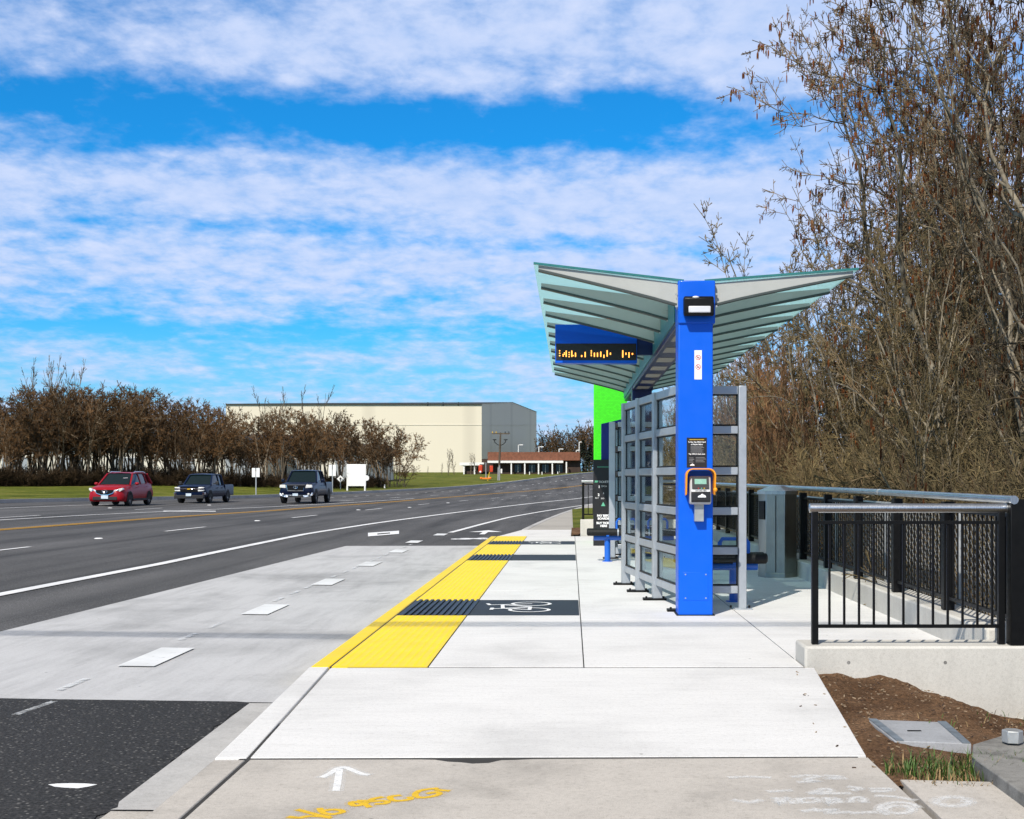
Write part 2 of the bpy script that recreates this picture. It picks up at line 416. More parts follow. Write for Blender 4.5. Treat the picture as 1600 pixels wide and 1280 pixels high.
M = dict(
    platform=concrete('platform concrete', .70, .17, .6, (1, .99, .97), streak=(.35, 2.2, 1), big=.8),
    walk_old=concrete('old sidewalk concrete', .50, .26, .85, (1, .93, .84), big=1.3),
    walk_far=concrete('far sidewalk concrete', .40, .2, .5, (1, .94, .84)),
    pad=concrete('bus pad concrete', .50, .42, .5, (1, 1.0, 1.01), streak=(1, .12, 1), big=.35),
    wall=concrete('cast wall concrete', .56, .2, .5, (1, .965, .88), streak=(1, 1, .3)),
    gutter=concrete('gutter concrete', .46, .3, .6, (1, .98, .95)),
    block=concrete('weathered footing concrete', .24, .75, .9, (1, .97, .9), big=3.5),
    road=asphalt('road asphalt', .080, .8, wheel=True, coarse=60),
    patch=asphalt('dark asphalt', .030, .9, coarse=55),
    seam=simple('joint filler', (.035, .032, .028), .9),
    yellow=simple('yellow curb paint', (.88, .62, .004), .55, var=.05, scale=2),
    tact=simple('yellow tactile tile', (.90, .64, .004), .5, var=.05, scale=3),
    tact_dark=simple('black tactile tile', (.010, .014, .022), .45, var=.2),
    slate=worn_paint('slate panel paint', (.022, .030, .042), .10, 10),
    white=worn_paint('white road paint', (.80, .80, .80), .28, 9),
    white_clean=simple('white marking', (.82, .82, .82), .6, var=.04),
    white_worn=worn_paint('scuffed white marking', (.76, .77, .77), .30, 7, .97),
    ghost=worn_paint('faded white paint', (.72, .74, .75), .48, 12, .75),
    yline=worn_paint('yellow road paint', (.62, .33, .03), .25, 7),
    mist=worn_paint('white overspray', (.86, .86, .85), .50, 90, .5),
    mist_y=worn_paint('yellow overspray', (.80, .50, .01), .55, 90, .40),
    chalk_faint=worn_paint('smeared chalk', (.86, .86, .85), .45, 60, .62),
    chalk=worn_paint('sprayed white chalk', (.86, .86, .85), .37, 70, .92),
    chalk_y=worn_paint('sprayed yellow paint', (.80, .50, .01), .36, 70, .95),
    soil=soil_mat(),
    lawn=grassy('lawn grass', (.075, .095, .012), (.125, .145, .018), (.19, .18, .04)),
    floor=grassy('leaf litter', (.05, .035, .02), (.09, .065, .04), (.06, .07, .025)),
    blade=simple('grass blade', (.06, .12, .015), .6, var=.4, scale=20),
    blade_dry=simple('dry grass blade', (.30, .20, .09), .8, var=.4, scale=20),
    blue=simple('blue enamel', (.002, .105, .66), .4, var=.03, scale=2, coat=.05, spec=.25),
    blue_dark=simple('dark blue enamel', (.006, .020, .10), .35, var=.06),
    blue_tube=simple('blue tube enamel', (.012, .12, .55), .35, var=.06),
    navy=simple('navy panel', (.006, .022, .20), .4, var=.05),
    steel=simple('silver painted steel', (.40, .43, .46), .38, .35, var=.07, scale=5),
    rafter_shade=simple('shade-coloured rafter flange', (.045, .060, .058), .6),  # shade under the rafters, put into the colour of their bottom flanges
    rafter=simple('pale grey rafter paint', (.40, .41, .385), .55, var=.06, scale=2),
    black=simple('black powder coat', (.004, .004, .004), .45, var=.1, spec=.22),
    rubber=simple('black rubber', (.010, .010, .010), .6, var=.15, spec=.3),
    stain=brushed('brushed stainless', (.46, .46, .43), .38),
    rail=brushed('satin stainless rail', (.72, .74, .76), .3),
    pane=glass('clear pane', (.91, .96, .955), .04),
    rglass=roof_glass('teal roof glass'),
    edge=simple('glass edge', (.03, .17, .16), .2),
    teal=simple('teal flashing', (.05, .22, .25), .35),
    lens=simple('frosted lens', (.62, .63, .66), .35, var=.03),
    panel_l=simple('light panel lens', (.42, .40, .37), .4, var=.05),
    amber=emit('amber diodes', (1.0, .42, .07), 2.2),
    lcd=simple('green display', (.22, .42, .33), .25),
    orange=simple('orange hood plastic', (.85, .32, .006), .4, var=.05),
    greyp=simple('grey plastic', (.42, .42, .43), .45, var=.06),
    poster=simple('black notice vinyl', (.010, .010, .012), .5),
    ink=simple('white lettering', (.80, .80, .80), .6, var=.02),
    inkg=simple('green lettering', (.12, .45, .28), .6, var=.02),
    gold=simple('yellow lettering', (.75, .45, .02), .5),
    red=simple('red sign ink', (.60, .04, .04), .5),
    green=simple('lime enamel', (.060, .80, .008), .5, var=.05, scale=3),
    lime_d=mesh_mat(),
    sign=simple('white sign back', (.80, .80, .78), .5, var=.05),
    galv=simple('galvanised steel', (.42, .43, .43), .45, .5, var=.12),
    wood=simple('weathered pole wood', (.10, .075, .05), .85, var=.3, scale=3),
    lid=concrete('grey box lid', .34, .25, .6, (.97, 1, 1.05), big=3),
    lid_bar=simple('grey lid hinge', (.16, .19, .22), .55, var=.25, scale=12),
    cream=siding('cream hangar cladding', (.66, .60, .47), .012),
    cream2=siding('cream hangar gable', (.74, .69, .57), .012, 1),
    roofd=simple('dark roofing', (.035, .04, .045), .7),
    white_wall=simple('white warehouse wall', (.66, .62, .52), .7, var=.15, scale=.2),
    brick=simple('red brick fascia', (.20, .075, .04), .85, var=.25, scale=2),
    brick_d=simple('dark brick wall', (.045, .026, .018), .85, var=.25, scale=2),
    trim=simple('white trim', (.78, .77, .73), .6),
    red_paint=simple('red sign case', (.55, .05, .012), .45),
    orange_paint=simple('orange trailer paint', (.85, .20, .01), .5),
    conifer=simple('dark conifer needles', (.016, .028, .012), .9, var=.5, scale=3),
    bark_near=bark('alder bark', (.09, .08, .062), (.30, .27, .21), 5),
    twig_near=bark('alder twigs', (.072, .052, .032), (.26, .20, .125), 3),
    twig_olive=bark('olive twigs', (.075, .058, .030), (.27, .215, .115), 3),
    twig_rust=bark('rust twigs', (.11, .062, .034), (.31, .185, .10), 3),
    catkin=bark('alder catkins', (.050, .018, .007), (.17, .060, .018), 5),
    bark_far=bark('far bark', (.075, .060, .044), (.21, .175, .13), 3),
    twig_far=bark('far twigs', (.088, .052, .025), (.21, .125, .062), 2),
    twig_dark=bark('dark brush', (.026, .018, .010), (.07, .048, .028), 2),
    tyre=simple('tyre rubber', (.010, .010, .011), .8),
    rim=simple('alloy rim', (.34, .35, .36), .35, .7),
    chrome=simple('chrome trim', (.75, .76, .78), .12, 1.0, var=.03),
    tint=simple('car window', (.006, .014, .016), .08, var=.05, coat=.0, spec=.5),
    lamp=simple('headlamp glass', (.72, .72, .68), .12, var=.05, coat=.6),
    plate=simple('number plate', (.58, .68, .76), .5),
    car_red=simple('red car paint', (.30, .006, .014), .35, 0, var=.04, coat=.10, spec=.2),
    car_blue=simple('dark blue car paint', (.003, .011, .040), .35, 0, var=.04, coat=.10, spec=.2),
    car_navy=simple('navy car paint', (.003, .007, .026), .35, 0, var=.04, coat=.10, spec=.2),
    plastic=simple('dark car plastic', (.012, .012, .013), .6),
    cable=simple('cable sheath', (.01, .01, .01), .7),
)

# ------------------------------------------------------------------ setting: terrain, road, pavements
def Xc(Y):                                    # the kerb line past the platform: straight, then curving to the right and uphill
    if Y < 8: return -2.0
    if Y < 220: return -2.0 + .00075 * (Y - 8) ** 2
    return -2.0 + .00075 * 212 ** 2 + .318 * (Y - 220)
def G(Y): return float(np.interp(Y, [95, 110, 120, 130, 140, 150, 160, 168, 175, 190, 205, 230, 300], [0, .02, .07, .13, .22, .36, .57, .80, 1.05, 1.60, 2.10, 2.75, 3.5]))
def Zr(X, Y): return -.15 + .011 * max(0.0, min(32.0, Xc(Y) - X)) + G(Y)
def Dfar(Y): return float(np.interp(Y, [50, 67, 87, 300], [31.5, 30, 24.6, 24.6]))
def ground(px, py):                            # where the sight line of a photo pixel meets the road surface
    z = -.1
    for _ in range(40):
        Y = min(240.0, (EYE - z) * F / max(4.0, py - PY)); z = lerp(z, Zr(X_(px, Y), Y), .6)
    return X_(px, Y), Y

# road
Ys = [-20 + 2 * i for i in range(150)]
b = MB()
b.grid([[(Xc(Y) - d, Y, Zr(Xc(Y) - d, Y)) for d in list(np.linspace(0, 1, 12) * Dfar(Y))][::-1] for Y in Ys])
struct(b.build('road', M['road'], ang=80), 'wide grey asphalt road with painted lanes curving uphill to the right', 'road')

# concrete bus pad let into the road beside the platform
def sheet(name, c00, c10, c11, c01, n, m, mat, dz):
    P = []
    for i in range(n + 1):
        row = []
        for j in range(m + 1):
            s, t = i / n, j / m
            x = lerp(lerp(c00[0], c10[0], s), lerp(c01[0], c11[0], s), t); y = lerp(lerp(c00[1], c10[1], s), lerp(c01[1], c11[1], s), t)
            row.append((x, y, Zr(x, y) + dz))
        P.append(row)
    return MB().grid(P).build(name, mat, ang=80)
struct(sheet('bus_bay', (-5.93, 9.22), (-1.9, 9.10), (-1.85, 30.4), (-5.2, 29.6), 6, 24, M['pad'], .005), 'stained light concrete bus bay slab beside the yellow kerb', 'pavement')
rs = random.Random(4); rows = []
for i in range(91):
    Y = lerp(-4, 9.1, i / 90); xr = lerp(-2.19, -2.275, smooth((Y - 5) / 4)) + (rs.gauss(0, .012) if Y > 6.2 else .06 * math.sin(Y * 5.1) + rs.gauss(0, .03) + .04)
    rows.append([(x, Y + (.12 * (xr - x) / 14 if i == 90 else 0), Zr(x, Y) + (.012 if k < 8 else .006)) for k, x in enumerate([lerp(-16, xr - .1, j / 7) for j in range(8)] + [xr])])
struct(MB().grid(rows).build('asphalt_patch', M['patch'], ang=80), 'dark coarse asphalt with a ragged edge in front of the concrete bus bay', 'road')
struct(sheet('gutter', (-2.22, 6.15), (-1.7, 6.15), (-1.9, 9.08), (-2.275, 9.06), 2, 6, M['gutter'], .008), 'pale concrete gutter strip along the kerb', 'gutter')
struct(sheet('gutter', (-2.30, -2), (-1.65, -2), (-1.7, 6.12), (-2.20, 6.12), 2, 6, M['walk_old'], .008), 'older brownish gutter section with a ragged asphalt edge', 'gutter')

# platform: separate slabs with open joints over a dark bed
def slabs(name, mat, polys, label, z0=-.36, z1=0.0, cat='pavement', bev=.003):
    b = MB()
    for p in polys: b.slab(p, z0, z1)
    return struct(b.build(name, mat, bevel=bev), label, cat)
def rect(x0, x1, y0, y1): return [(x0, y0), (x1, y0), (x1, y1), (x0, y1)]
Yn, Yf = 9.86, 32.2
plat = [rect(-1.095, .096, a + .006, c - .006) for a, c in ((Yn, 16.6), (16.6, 23.3), (23.3, Yf))]
for a, c in ((Yn, 13.2), (13.2, 18.0), (18.0, 22.8), (22.8, 27.6), (27.6, Yf)):
    plat += [rect(.106, 1.795, a + .006, c - .006), rect(1.805, 3.36, (10.32 if a == Yn else a) + .006, c - .006)]
slabs('platform', M['platform'], plat, 'bright new concrete bus platform in jointed slabs')
slabs('kerb', M['yellow'], [rect(-2.015, -1.858, a + .003, c - .003) for a, c in ((Yn, 15.9), (15.9, 21.5), (21.5, 27), (27, Yf))], 'yellow painted kerb edge of the bus platform', cat='kerb', bev=.02)
MB().box(-1.99, 1.78, Yn + .02, Yf - .02, -.4, -.005).box(1.781, 3.3, 10.35, Yf - .02, -.4, -.005).build('platform_bed', M['seam'])
struct(bpy.data.objects['platform_bed'], 'dark bed showing in the joints of the platform', 'pavement')
slabs('pavement', M['platform'], [[(-1.665, 6.655), (1.545, 6.70), (1.865, Yn - .052), (-1.84, Yn - .052)]], 'clean pale concrete slab leading up to the platform')
slabs('kerb', M['platform'], [[(-1.85, 6.65), (-1.684, 6.65), (-1.861, Yn - .004), (-2.015, Yn - .004)]], 'new pale kerb along the clean concrete slab', cat='kerb', bev=.008)
# older sidewalk with a chipped edge at the joint
chip = [(1.528, -1), (1.545, 6.655), (-.20, 6.62), (-.29, 6.60), (-.36, 6.595), (-.42, 6.53), (-.50, 6.515), (-.56, 6.545), (-.63, 6.56), (-.70, 6.605), (-.78, 6.612), (-1.655, 6.605), (-1.60, -1)]
slabs('pavement', M['walk_old'], [chip], 'older stained sidewalk slab with sprayed marks and a chipped edge')
slabs('kerb', M['walk_old'], [[(-1.72, -1), (-1.622, -1), (-1.677, 6.60), (-1.845, 6.60)]], 'older worn kerb beside the stained sidewalk', cat='kerb', bev=.008)
MB().box(-1.72, 1.5, -1, 9.868, -.4, -.005).box(1.501, 1.80, 9.2, 9.868, -.4, -.005).build('pavement_bed', M['seam'])
struct(bpy.data.objects['pavement_bed'], 'dark bed under the joints of the sidewalk', 'pavement')
slabs('pavement', M['walk_old'], [[(1.57, 2), (3.2, 2), (3.2, 6.05), (1.60, 6.22)]], 'stained concrete slab with a sprayed ring beside the pole footing', z1=-.012)
# sidewalk beyond the platform, following the kerb
P1 = [(Xc(Y) + .15, Y) for Y in np.arange(36.5, 120, 3)]; 
b = MB(); b.slab([(-1.85, Yf + .01), (.0, Yf + .01), (.02, 36.4), (Xc(36.4) + .02, 36.4)], -.3, -.004)
struct(b.build('pavement', M['platform'], bevel=.006), 'small bright concrete apron at the far end of the platform', 'pavement')
def ribbon_solid(name, Y0, Y1, off0, off1, top, mat, label, cat, dz=.3, step=3.0, side=Xc):
    P = []
    n = max(2, int((Y1 - Y0) / step))
    for i in range(n + 1):
        Y = lerp(Y0, Y1, i / n); x0 = side(Y) + off0(Y); x1 = side(Y) + off1(Y); z = top(Y)
        P.append([(x0, Y, z - dz), (x0, Y, z), (x1, Y, z), (x1, Y, z - dz)])
    return struct(MB().loft(P, caps=True, closed=False).build(name, mat, ang=50), label, cat)
ribbon_solid('sidewalk', 36.42, 180, lambda Y: .17, lambda Y: .17 + lerp(1.9, 1.5, smooth((Y - 36) / 20)), lambda Y: G(Y), M['walk_far'], 'tan sidewalk running on beyond the platform', 'pavement')
ribbon_solid('kerb', 36.42, 180, lambda Y: 0, lambda Y: .16, lambda Y: G(Y) + .003, M['gutter'], 'kerb along the tan sidewalk beyond the platform', 'kerb')
ribbon_solid('kerb', 20, 240, lambda Y: -.28, lambda Y: 0, lambda Y: G(Y) + .20 + .011 * Dfar(Y) - .15, M['gutter'], 'long kerb across the road below the lawn', 'kerb', side=lambda Y: Xc(Y) - Dfar(Y))

# lawn across the road
def Zl(X, Y):
    e = Xc(Y) - Dfar(Y) - X
    zc = Zr(Xc(Y) - Dfar(Y), Y) + .17
    return lerp(zc, float(np.interp(Y, [40, 60, 105, 140, 170, 240, 330, 600], [.3, .5, 1.0, .95, 1.08, 2.3, 3.1, 5])) + .02 * math.sin(X * .35) + .03 * math.sin(Y * .21 + X * .1), smooth(e / 14))
es = [.26, 1, 2, 3.5, 5, 7, 9, 11, 14, 18, 25, 40, 70, 120, 200, 400, 700]
b = MB(); b.grid([[(Xc(Y) - Dfar(Y) - e, Y, Zl(Xc(Y) - Dfar(Y) - e, Y)) for e in es][::-1] for Y in list(range(0, 270, 4)) + [290, 330, 380, 450, 600]])
struct(b.build('lawn', M['lawn'], ang=80), 'mown lawn across the road rising gently to the trees', 'lawn')
# ground on the near side: flush behind the sidewalk, falling away behind the fence
def Zg(X, Y):
    edge = 3.62 if Y < 34 else max(3.62, Xc(Y) + 3.2)
    base = -.46 if Y < 33.5 else G(Y) - .03 - (.25 if X < Xc(Y) + .5 else 0)
    drop = 2.3 * smooth((X - edge) / 4.5)
    if X > edge and Y < 34: base = -.15
    return base - drop + (.12 * math.sin(X * 1.3 + Y * .7) + .08 * math.sin(Y * 2.1 - X) if X > edge else 0)
gx = [-1.4, -.5, .2, 1, 2, 3, 3.55, 3.7, 4.2, 5, 6, 7, 8, 9.5, 12, 16, 24, 40, 70, 120, 220]
b = MB(); b.grid([[(x + (max(0, Xc(Y) + 1.5) if Y > 40 else 0) * (1 if x < 9 else .3), Y, Zg(x + (max(0, Xc(Y) + 1.5) if Y > 40 else 0) * (1 if x < 9 else .3), Y)) for x in gx] for Y in list(np.arange(-10, 33, 1.5)) + [33.4, 33.6] + list(range(36, 130, 4)) + [150, 180, 220, 300, 420]])
struct(b.build('ground', M['floor'], ang=80), 'leaf littered ground falling away behind the fence', 'ground')
b = MB(); b.grid([[(x, y, -4.2) for x in (-3000, -60, 60, 3000)] for y in (-3000, -30, 300, 4000)])
struct(b.build('terrain', M['floor']), 'low brown land out to the horizon', 'terrain')
# strip of grass and bare soil beyond the platform
b = MB(); rs = random.Random(3)
b.grid([[(x, y, .02 + .05 * smooth((x - .1) / .6) + .012 * rs.random()) for x in (.06, .15, .3, .5, .8, 1.4, 2.4)] for y in np.arange(32.75, 60, .8)])
struct(b.build('verge', M['lawn']), 'small grass verge beside the far railing', 'grass')
b = MB(); b.grid([[(x, y, .03 + .06 * rs.random()) for x in (.02, .1, .18, .26)] for y in np.arange(32.25, 36, .3)])
struct(b.build('verge', M['soil']), 'bare brown soil edge below the far railing', 'soil')

# planting bed of bark soil in front of the low wall
def Zs(X, Y):
    back = smooth((Y - 6.2) / 3.6)
    z = -.035 - .34 * max(0, X - 2.45) * lerp(.35, 1, back) - .05 * smooth((X - 1.7) / .6)
    q = math.hypot((X - 2.15) / .62, (Y - 7.35) / .62)
    return z - .010 * (1 - smooth((q - .75) / .35))
rs = random.Random(7)
def rough(X, Y): return (.35 if math.hypot((X - 2.15) / .62, (Y - 7.35) / .62) < 1 else 1.0) * (.018 * math.sin(X * 9 + Y * 4) * math.sin(Y * 7 - X * 3) + .014 * math.sin(X * 23 + 1) * math.sin(Y * 19) + .012 * (rs.random() - .5))
b = MB(); rows = []
for i in range(64):
    Y = lerp(6.15, 9.88, i / 63); x0 = lerp(1.53, 1.872, smooth((Y - 6.6) / 3.2) if Y > 6.6 else 0)
    rows.append([(lerp(x0, 4.6, j / 60), Y, Zs(lerp(x0, 4.6, j / 60), Y) + (rough(lerp(x0, 4.6, j / 60), Y) if j > 0 else -.02)) for j in range(61)])
b.grid(rows)
struct(b.build('planting_bed', M['soil'], ang=60), 'brown bark soil bed in front of the low wall', 'soil')
# loose chips of bark and stone lying on the bed
b = MB(); rs = random.Random(11)
for _ in range(1100):
    X, Y = rs.uniform(1.35, 4.2), rs.uniform(6.3, 9.8)
    x0 = lerp(1.56, 1.88, smooth((Y - 6.6) / 3.2)) 
    if X < x0:
        if rs.random() < .8 or X < x0 - .25: continue
    s = rs.uniform(.004, .012); a = rs.uniform(0, 6.28); z = Zs(X, Y) + .012 if X > x0 else .003
    d = Vector((math.cos(a), math.sin(a), rs.uniform(-.4, .4))) * s
    b.bar(Vector((X, Y, z)) - d, Vector((X, Y, z)) + d, s * .7, s * .5, 0 if rs.random() < .6 else 1)
tag(b.build('bark_chips', [simple('pale chips', (.30, .22, .14), .9, var=.3), simple('dark chips', (.06, .034, .02), .9, var=.3)]), 'loose bark chips scattered over the brown bed', 'bark chips', kind='stuff')

# ------------------------------------------------------------------ painted road markings
def ribbon(pts, w, dz=.012, zf=Zr):
    """flat paint ribbon along ground points (x,y), cut every ~1.5 m"""
    q = []
    for (a, c) in zip(pts[:-1], pts[1:]):
        n = max(1, int(math.hypot(c[0] - a[0], c[1] - a[1]) / 1.5))
        q += [(lerp(a[0], c[0], i / n), lerp(a[1], c[1], i / n)) for i in range(n)]
    q.append(pts[-1]); rows = []
    for i, p in enumerate(q):
        a, c = q[max(0, i - 1)], q[min(len(q) - 1, i + 1)]; dx, dy = c[0] - a[0], c[1] - a[1]; l = math.hypot(dx, dy) or 1
        nx, ny = -dy / l * w / 2, dx / l * w / 2
        rows.append([(p[0] + nx, p[1] + ny, zf(p[0] + nx, p[1] + ny) + dz), (p[0] - nx, p[1] - ny, zf(p[0] - nx, p[1] - ny) + dz)])
    return MB().grid(rows)
class Lane:                                     # a line at offset d(Y) from the kerb line, fitted through photo pixels
    def __init__(s, *pix):
        g = sorted([ground(*p) for p in pix], key=lambda q: q[1])
        s.Y = [q[1] for q in g]; s.d = [Xc(q[1]) - q[0] for q in g]
    def at(s, Y): return (Xc(Y) - float(np.interp(Y, s.Y, s.d)), Y)
    def line(s, Y0, Y1, step=1.5):
        n = max(1, int((Y1 - Y0) / step)); return [s.at(lerp(Y0, Y1, i / n)) for i in range(n + 1)]
def mark(pts, w, mat, label, group=None, dz=.012):
    return struct(ribbon(pts, w, dz).build('road_marking', mat), label, 'road marking', group)
solid = Lane((0, 930), (250, 882), (480, 834.6), (590, 817.5), (710, 801.6), (800, 790.5), (897, 780))
mark(solid.line(8, 190), .21, M['white'], 'long solid white line beyond the concrete bus bay')
bikel = Lane((690, 836), (711, 831), (796, 808.7), (860, 797.5), (925, 788))
mark(bikel.line(37.2, 150), .17, M['white'], 'solid white bike lane line starting past the bus bay')
yel = Lane((0, 828.3), (110, 820), (250, 809.7), (420, 798.6), (600, 785.5), (760, 772.5))
for o, w in ((-.14, .14), (.14, .14)):
    mark([(x + o, y) for x, y in yel.line(20, 200)], w, M['yline'], 'double yellow centre line, ' + ('kerbside' if o > 0 else 'lawnside') + ' stripe')
turn = Lane((0, 813), (150, 804.6), (420, 792.5), (560, 785))
mark(turn.line(24, 92), .17, M['white'], 'solid white line beyond the yellow centre line')
edge = Lane((0, 794.6), (133, 789.5), (250, 786))
mark(edge.line(46, 66), .15, M['white'], 'white edge line beside the red car')
lane1 = Lane((0, 860.5), (35, 856.5), (303, 825.8), (476, 807.5))
for y0, y1 in ((13, 16), (24.8, 27.8), (36, 39.3), (48.5, 52), (60.5, 63.8), (72.5, 75.5), (84.5, 87.5), (96, 99), (108, 111), (120, 123), (132, 135), (144, 147), (156, 159)):
    mark(lane1.line(y0, y1), .12, M['white'], 'short white lane dash between the solid line and the yellow line', 'white lane dashes')
far1 = Lane((47, 800.3), (105, 799.0), (250, 796))
for y0, y1 in ((45, 48.2), (57, 60), (81, 84), (93, 96), (105, 108), (117, 120), (129, 132), (141, 144)):
    mark([(Xc(Y) - (19.2 if Y < 70 else 16.6), Y) for Y in np.linspace(y0, y1, 3)], .12, M['white'], 'short white lane dash in the lanes beyond the yellow line', 'far white lane dashes')
for k in range(34):                             # dotted lines where the far lanes split
    y0 = 92 + k * 2.9
    mark([(Xc(Y) - 20.6, Y) for Y in (y0, y0 + .9)], .16, M['white'], 'dotted white turn lane mark on the far uphill lanes', 'dotted far lane marks')
for k in range(22):
    y0 = 88 + k * 3.6
    mark([(Xc(Y) - 8.2, Y) for Y in (y0, y0 + .5)], .12, M['white'], 'small white lane button on the uphill lanes', 'white lane buttons')
for px, py in ((154, 841.7), (402, 814), (172, 794), (327, 789.5), (560, 797), (640, 793), (700, 786)):   # lone raised buttons
    x, y = ground(px, py)
    o = MB().cyl((0, 0, 0), (0, 0, .018), .11, 10, .075).build('road_marking', M['white_clean'], loc=(x, y, Zr(x, y)))
    struct(o, 'single raised white road button on the asphalt', 'road marking', 'raised white buttons')
x, y = ground(295, 799.5); mark([(x - 1.1, y), (x + 1.0, y + .6)], 1.0, M['white'], 'white turn arrow stub between the cars and the yellow line')
# wide dashes of the bike crossing on the bay, with thin guide ticks
for k in range(8):
    yc = 7.2 + 4.08 * k + (0 if k else 0)
    if k == 0: continue
    x = -2 - 1.62 - (.02 * k)
    if k >= 6: x = bikel.at(yc)[0] - (.10 if k == 6 else .02)
    mark([(x, yc - .58), (x, yc + .58)], .31, M['white_worn'], 'wide white dash along the bus bay, part of the bike crossing', 'wide white bay dashes', .016)
for k in range(22):
    y0 = 9.5 + .98 * k
    if abs(((y0 + .3 - 7.2) % 4.08)) < .75 or abs(((y0 + .3 - 7.2) % 4.08) - 4.08) < .75: continue
    mark([(-3.80, y0), (-3.80, y0 + .55)], .06, M['ghost'], 'thin faded guide tick between the wide white dashes', 'thin guide ticks', .014)
x, y = ground(22, 1120); x2, y2 = ground(85, 1098); mark([(x, y), (x2, y2)], .055, M['ghost'], 'thin white scuffed tick on the dark asphalt')
b = MB(); pts = [(75, 1230), (90, 1228.5), (112, 1228), (135, 1228.5), (152, 1230), (140, 1233), (122, 1236), (100, 1235), (85, 1233.5)]
b.v = [(lambda g: (g[0], g[1], Zr(*g) + .014))(ground(*p)) for p in pts]; b.f = [tuple(range(len(pts)))]; b.m = [0]
struct(b.build('road_marking', M['white_clean']), 'half buried white paint flake on the dark asphalt', 'road marking')
# framed white box and bike symbol past the bay
def hole_box(name):
    b = MB(); g = [ground(*p) for p in ((575, 839), (623.5, 835), (623.5, 830), (575, 833.3))]
    h = [ground(*p) for p in ((589.5, 836.2), (609.5, 834.5), (609.5, 832.8), (589.5, 834.4))]
    v = [(p[0], p[1], Zr(*p) + .013) for p in g + h]
    return b.add(v, [(i, (i + 1) % 4, 4 + (i + 1) % 4, 4 + i) for i in range(4)]).build(name, M['white_clean'])
struct(hole_box('road_marking'), 'white framed lane box with a dark slot past the bus bay', 'road marking')
def wheel_ring(b, cx, cy, r, w, z=0.0, n=28, ry=None, z_f=None):
    ry = ry or r; v = []
    for i in range(n):
        t = 2 * math.pi * i / n
        for q in (1 - w / r / 2, 1 + w / r / 2):
            x, y = cx + r * q * math.cos(t), cy + ry * q * math.sin(t); v.append((x, y, z_f(x, y) if z_f else z))
    b.add(v, [(2 * i, 2 * i + 1, 2 * ((i + 1) % n) + 1, 2 * ((i + 1) % n)) for i in range(n)])
LIFT = [0]
def stroke(b, pts, w, zf):
    """one mitred paint strip; every strip and step lies a hair above the last so crossings never share a plane"""
    L = []; R_ = []
    pts = list(pts); n = len(pts)
    def nrm(a, c):
        dx, dy = c[0] - a[0], c[1] - a[1]; l = math.hypot(dx, dy) or 1; return dx / l, dy / l
    LIFT[0] += 1; v = []
    for i, p in enumerate(pts):
        d0 = nrm(pts[max(0, i - 1)], pts[min(n - 1, max(0, i - 1) + 1)]); d1 = nrm(pts[min(i, n - 2)], pts[min(i, n - 2) + 1])
        tx, ty = d0[0] + d1[0], d0[1] + d1[1]; l = math.hypot(tx, ty)
        if l < .3: tx, ty = d1; l = 1
        tx, ty = tx / l, ty / l; k = 1 / max(.55, tx * d1[0] + ty * d1[1])
        e = -w * .25 if i == 0 else w * .25 if i == n - 1 else 0
        for s_ in (1, -1):
            x, y = p[0] - ty * w / 2 * s_ * k + tx * e, p[1] + tx * w / 2 * s_ * k + ty * e
            v.append((x, y, zf(x, y) + .00003 * (LIFT[0] % 80) + .000004 * i))
    b.add(v, [(2 * i, 2 * i + 1, 2 * i + 3, 2 * i + 2) for i in range(n - 1)])
def bike(b, ox, oy, ax, ay, s, w, zf):
    """bicycle symbol: ax points along its length, ay towards its top"""
    def T(u, v): return (ox + ax[0] * u * s + ay[0] * v * s, oy + ax[1] * u * s + ay[1] * v * s)
    for cx in (-.56, .56):
        ring = [T(cx + .36 * math.cos(t), .36 + .36 * math.sin(t)) for t in np.linspace(0, 2 * math.pi, 25)]; stroke(b, ring, w, zf)
    for l in ([(-.56, .36), (-.30, .86), (.38, .90)], [(-.56, .36), (0, .36), (.36, .90)], [(-.30, .86), (0, .36)], [(-.30, .86), (-.37, 1.04)], [(-.52, 1.06), (-.22, 1.06)], [(.56, .36), (.34, 1.14), (.60, 1.20)]):
        stroke(b, [T(*p) for p in l], w, zf)
b = MB(); zf = lambda x, y: Zr(x, y) + .013
x, y = ground(752, 842); bike(b, x - .15, y - .6, (0.9, .35), (-.1, 1.0), .62, .15, zf)
struct(b.build('road_marking', M['white_clean']), 'white bicycle symbol on the asphalt past the yellow kerb', 'road marking')
b = MB(); x, y = ground(758, 832.5); stroke(b, [(x, y - 1.3), (x, y + .5)], .16, zf)
b.add([(x - .5, y + .2, zf(x, y)), (x + .5, y + .2, zf(x, y)), (x, y + 1.5, zf(x, y + 1))], [(0, 1, 2)])
struct(b.build('road_marking', M['white_clean']), 'white arrow on the asphalt ahead of the bicycle symbol', 'road marking')

def curve(p, k=5):
    """Catmull-Rom through the traced points"""
    if len(p) < 3: return p
    P = [p[0]] + list(p) + [p[-1]]; out = []
    for i in range(1, len(P) - 2):
        for j in range(k):
            t = j / k; out.append(tuple(.5 * ((2 * P[i][c]) + (P[i + 1][c] - P[i - 1][c]) * t + (2 * P[i - 1][c] - 5 * P[i][c] + 4 * P[i + 1][c] - P[i + 2][c]) * t * t + (3 * P[i][c] - P[i - 1][c] - 3 * P[i + 1][c] + P[i + 2][c]) * t ** 3) for c in (0, 1)))
    return out + [p[-1]]
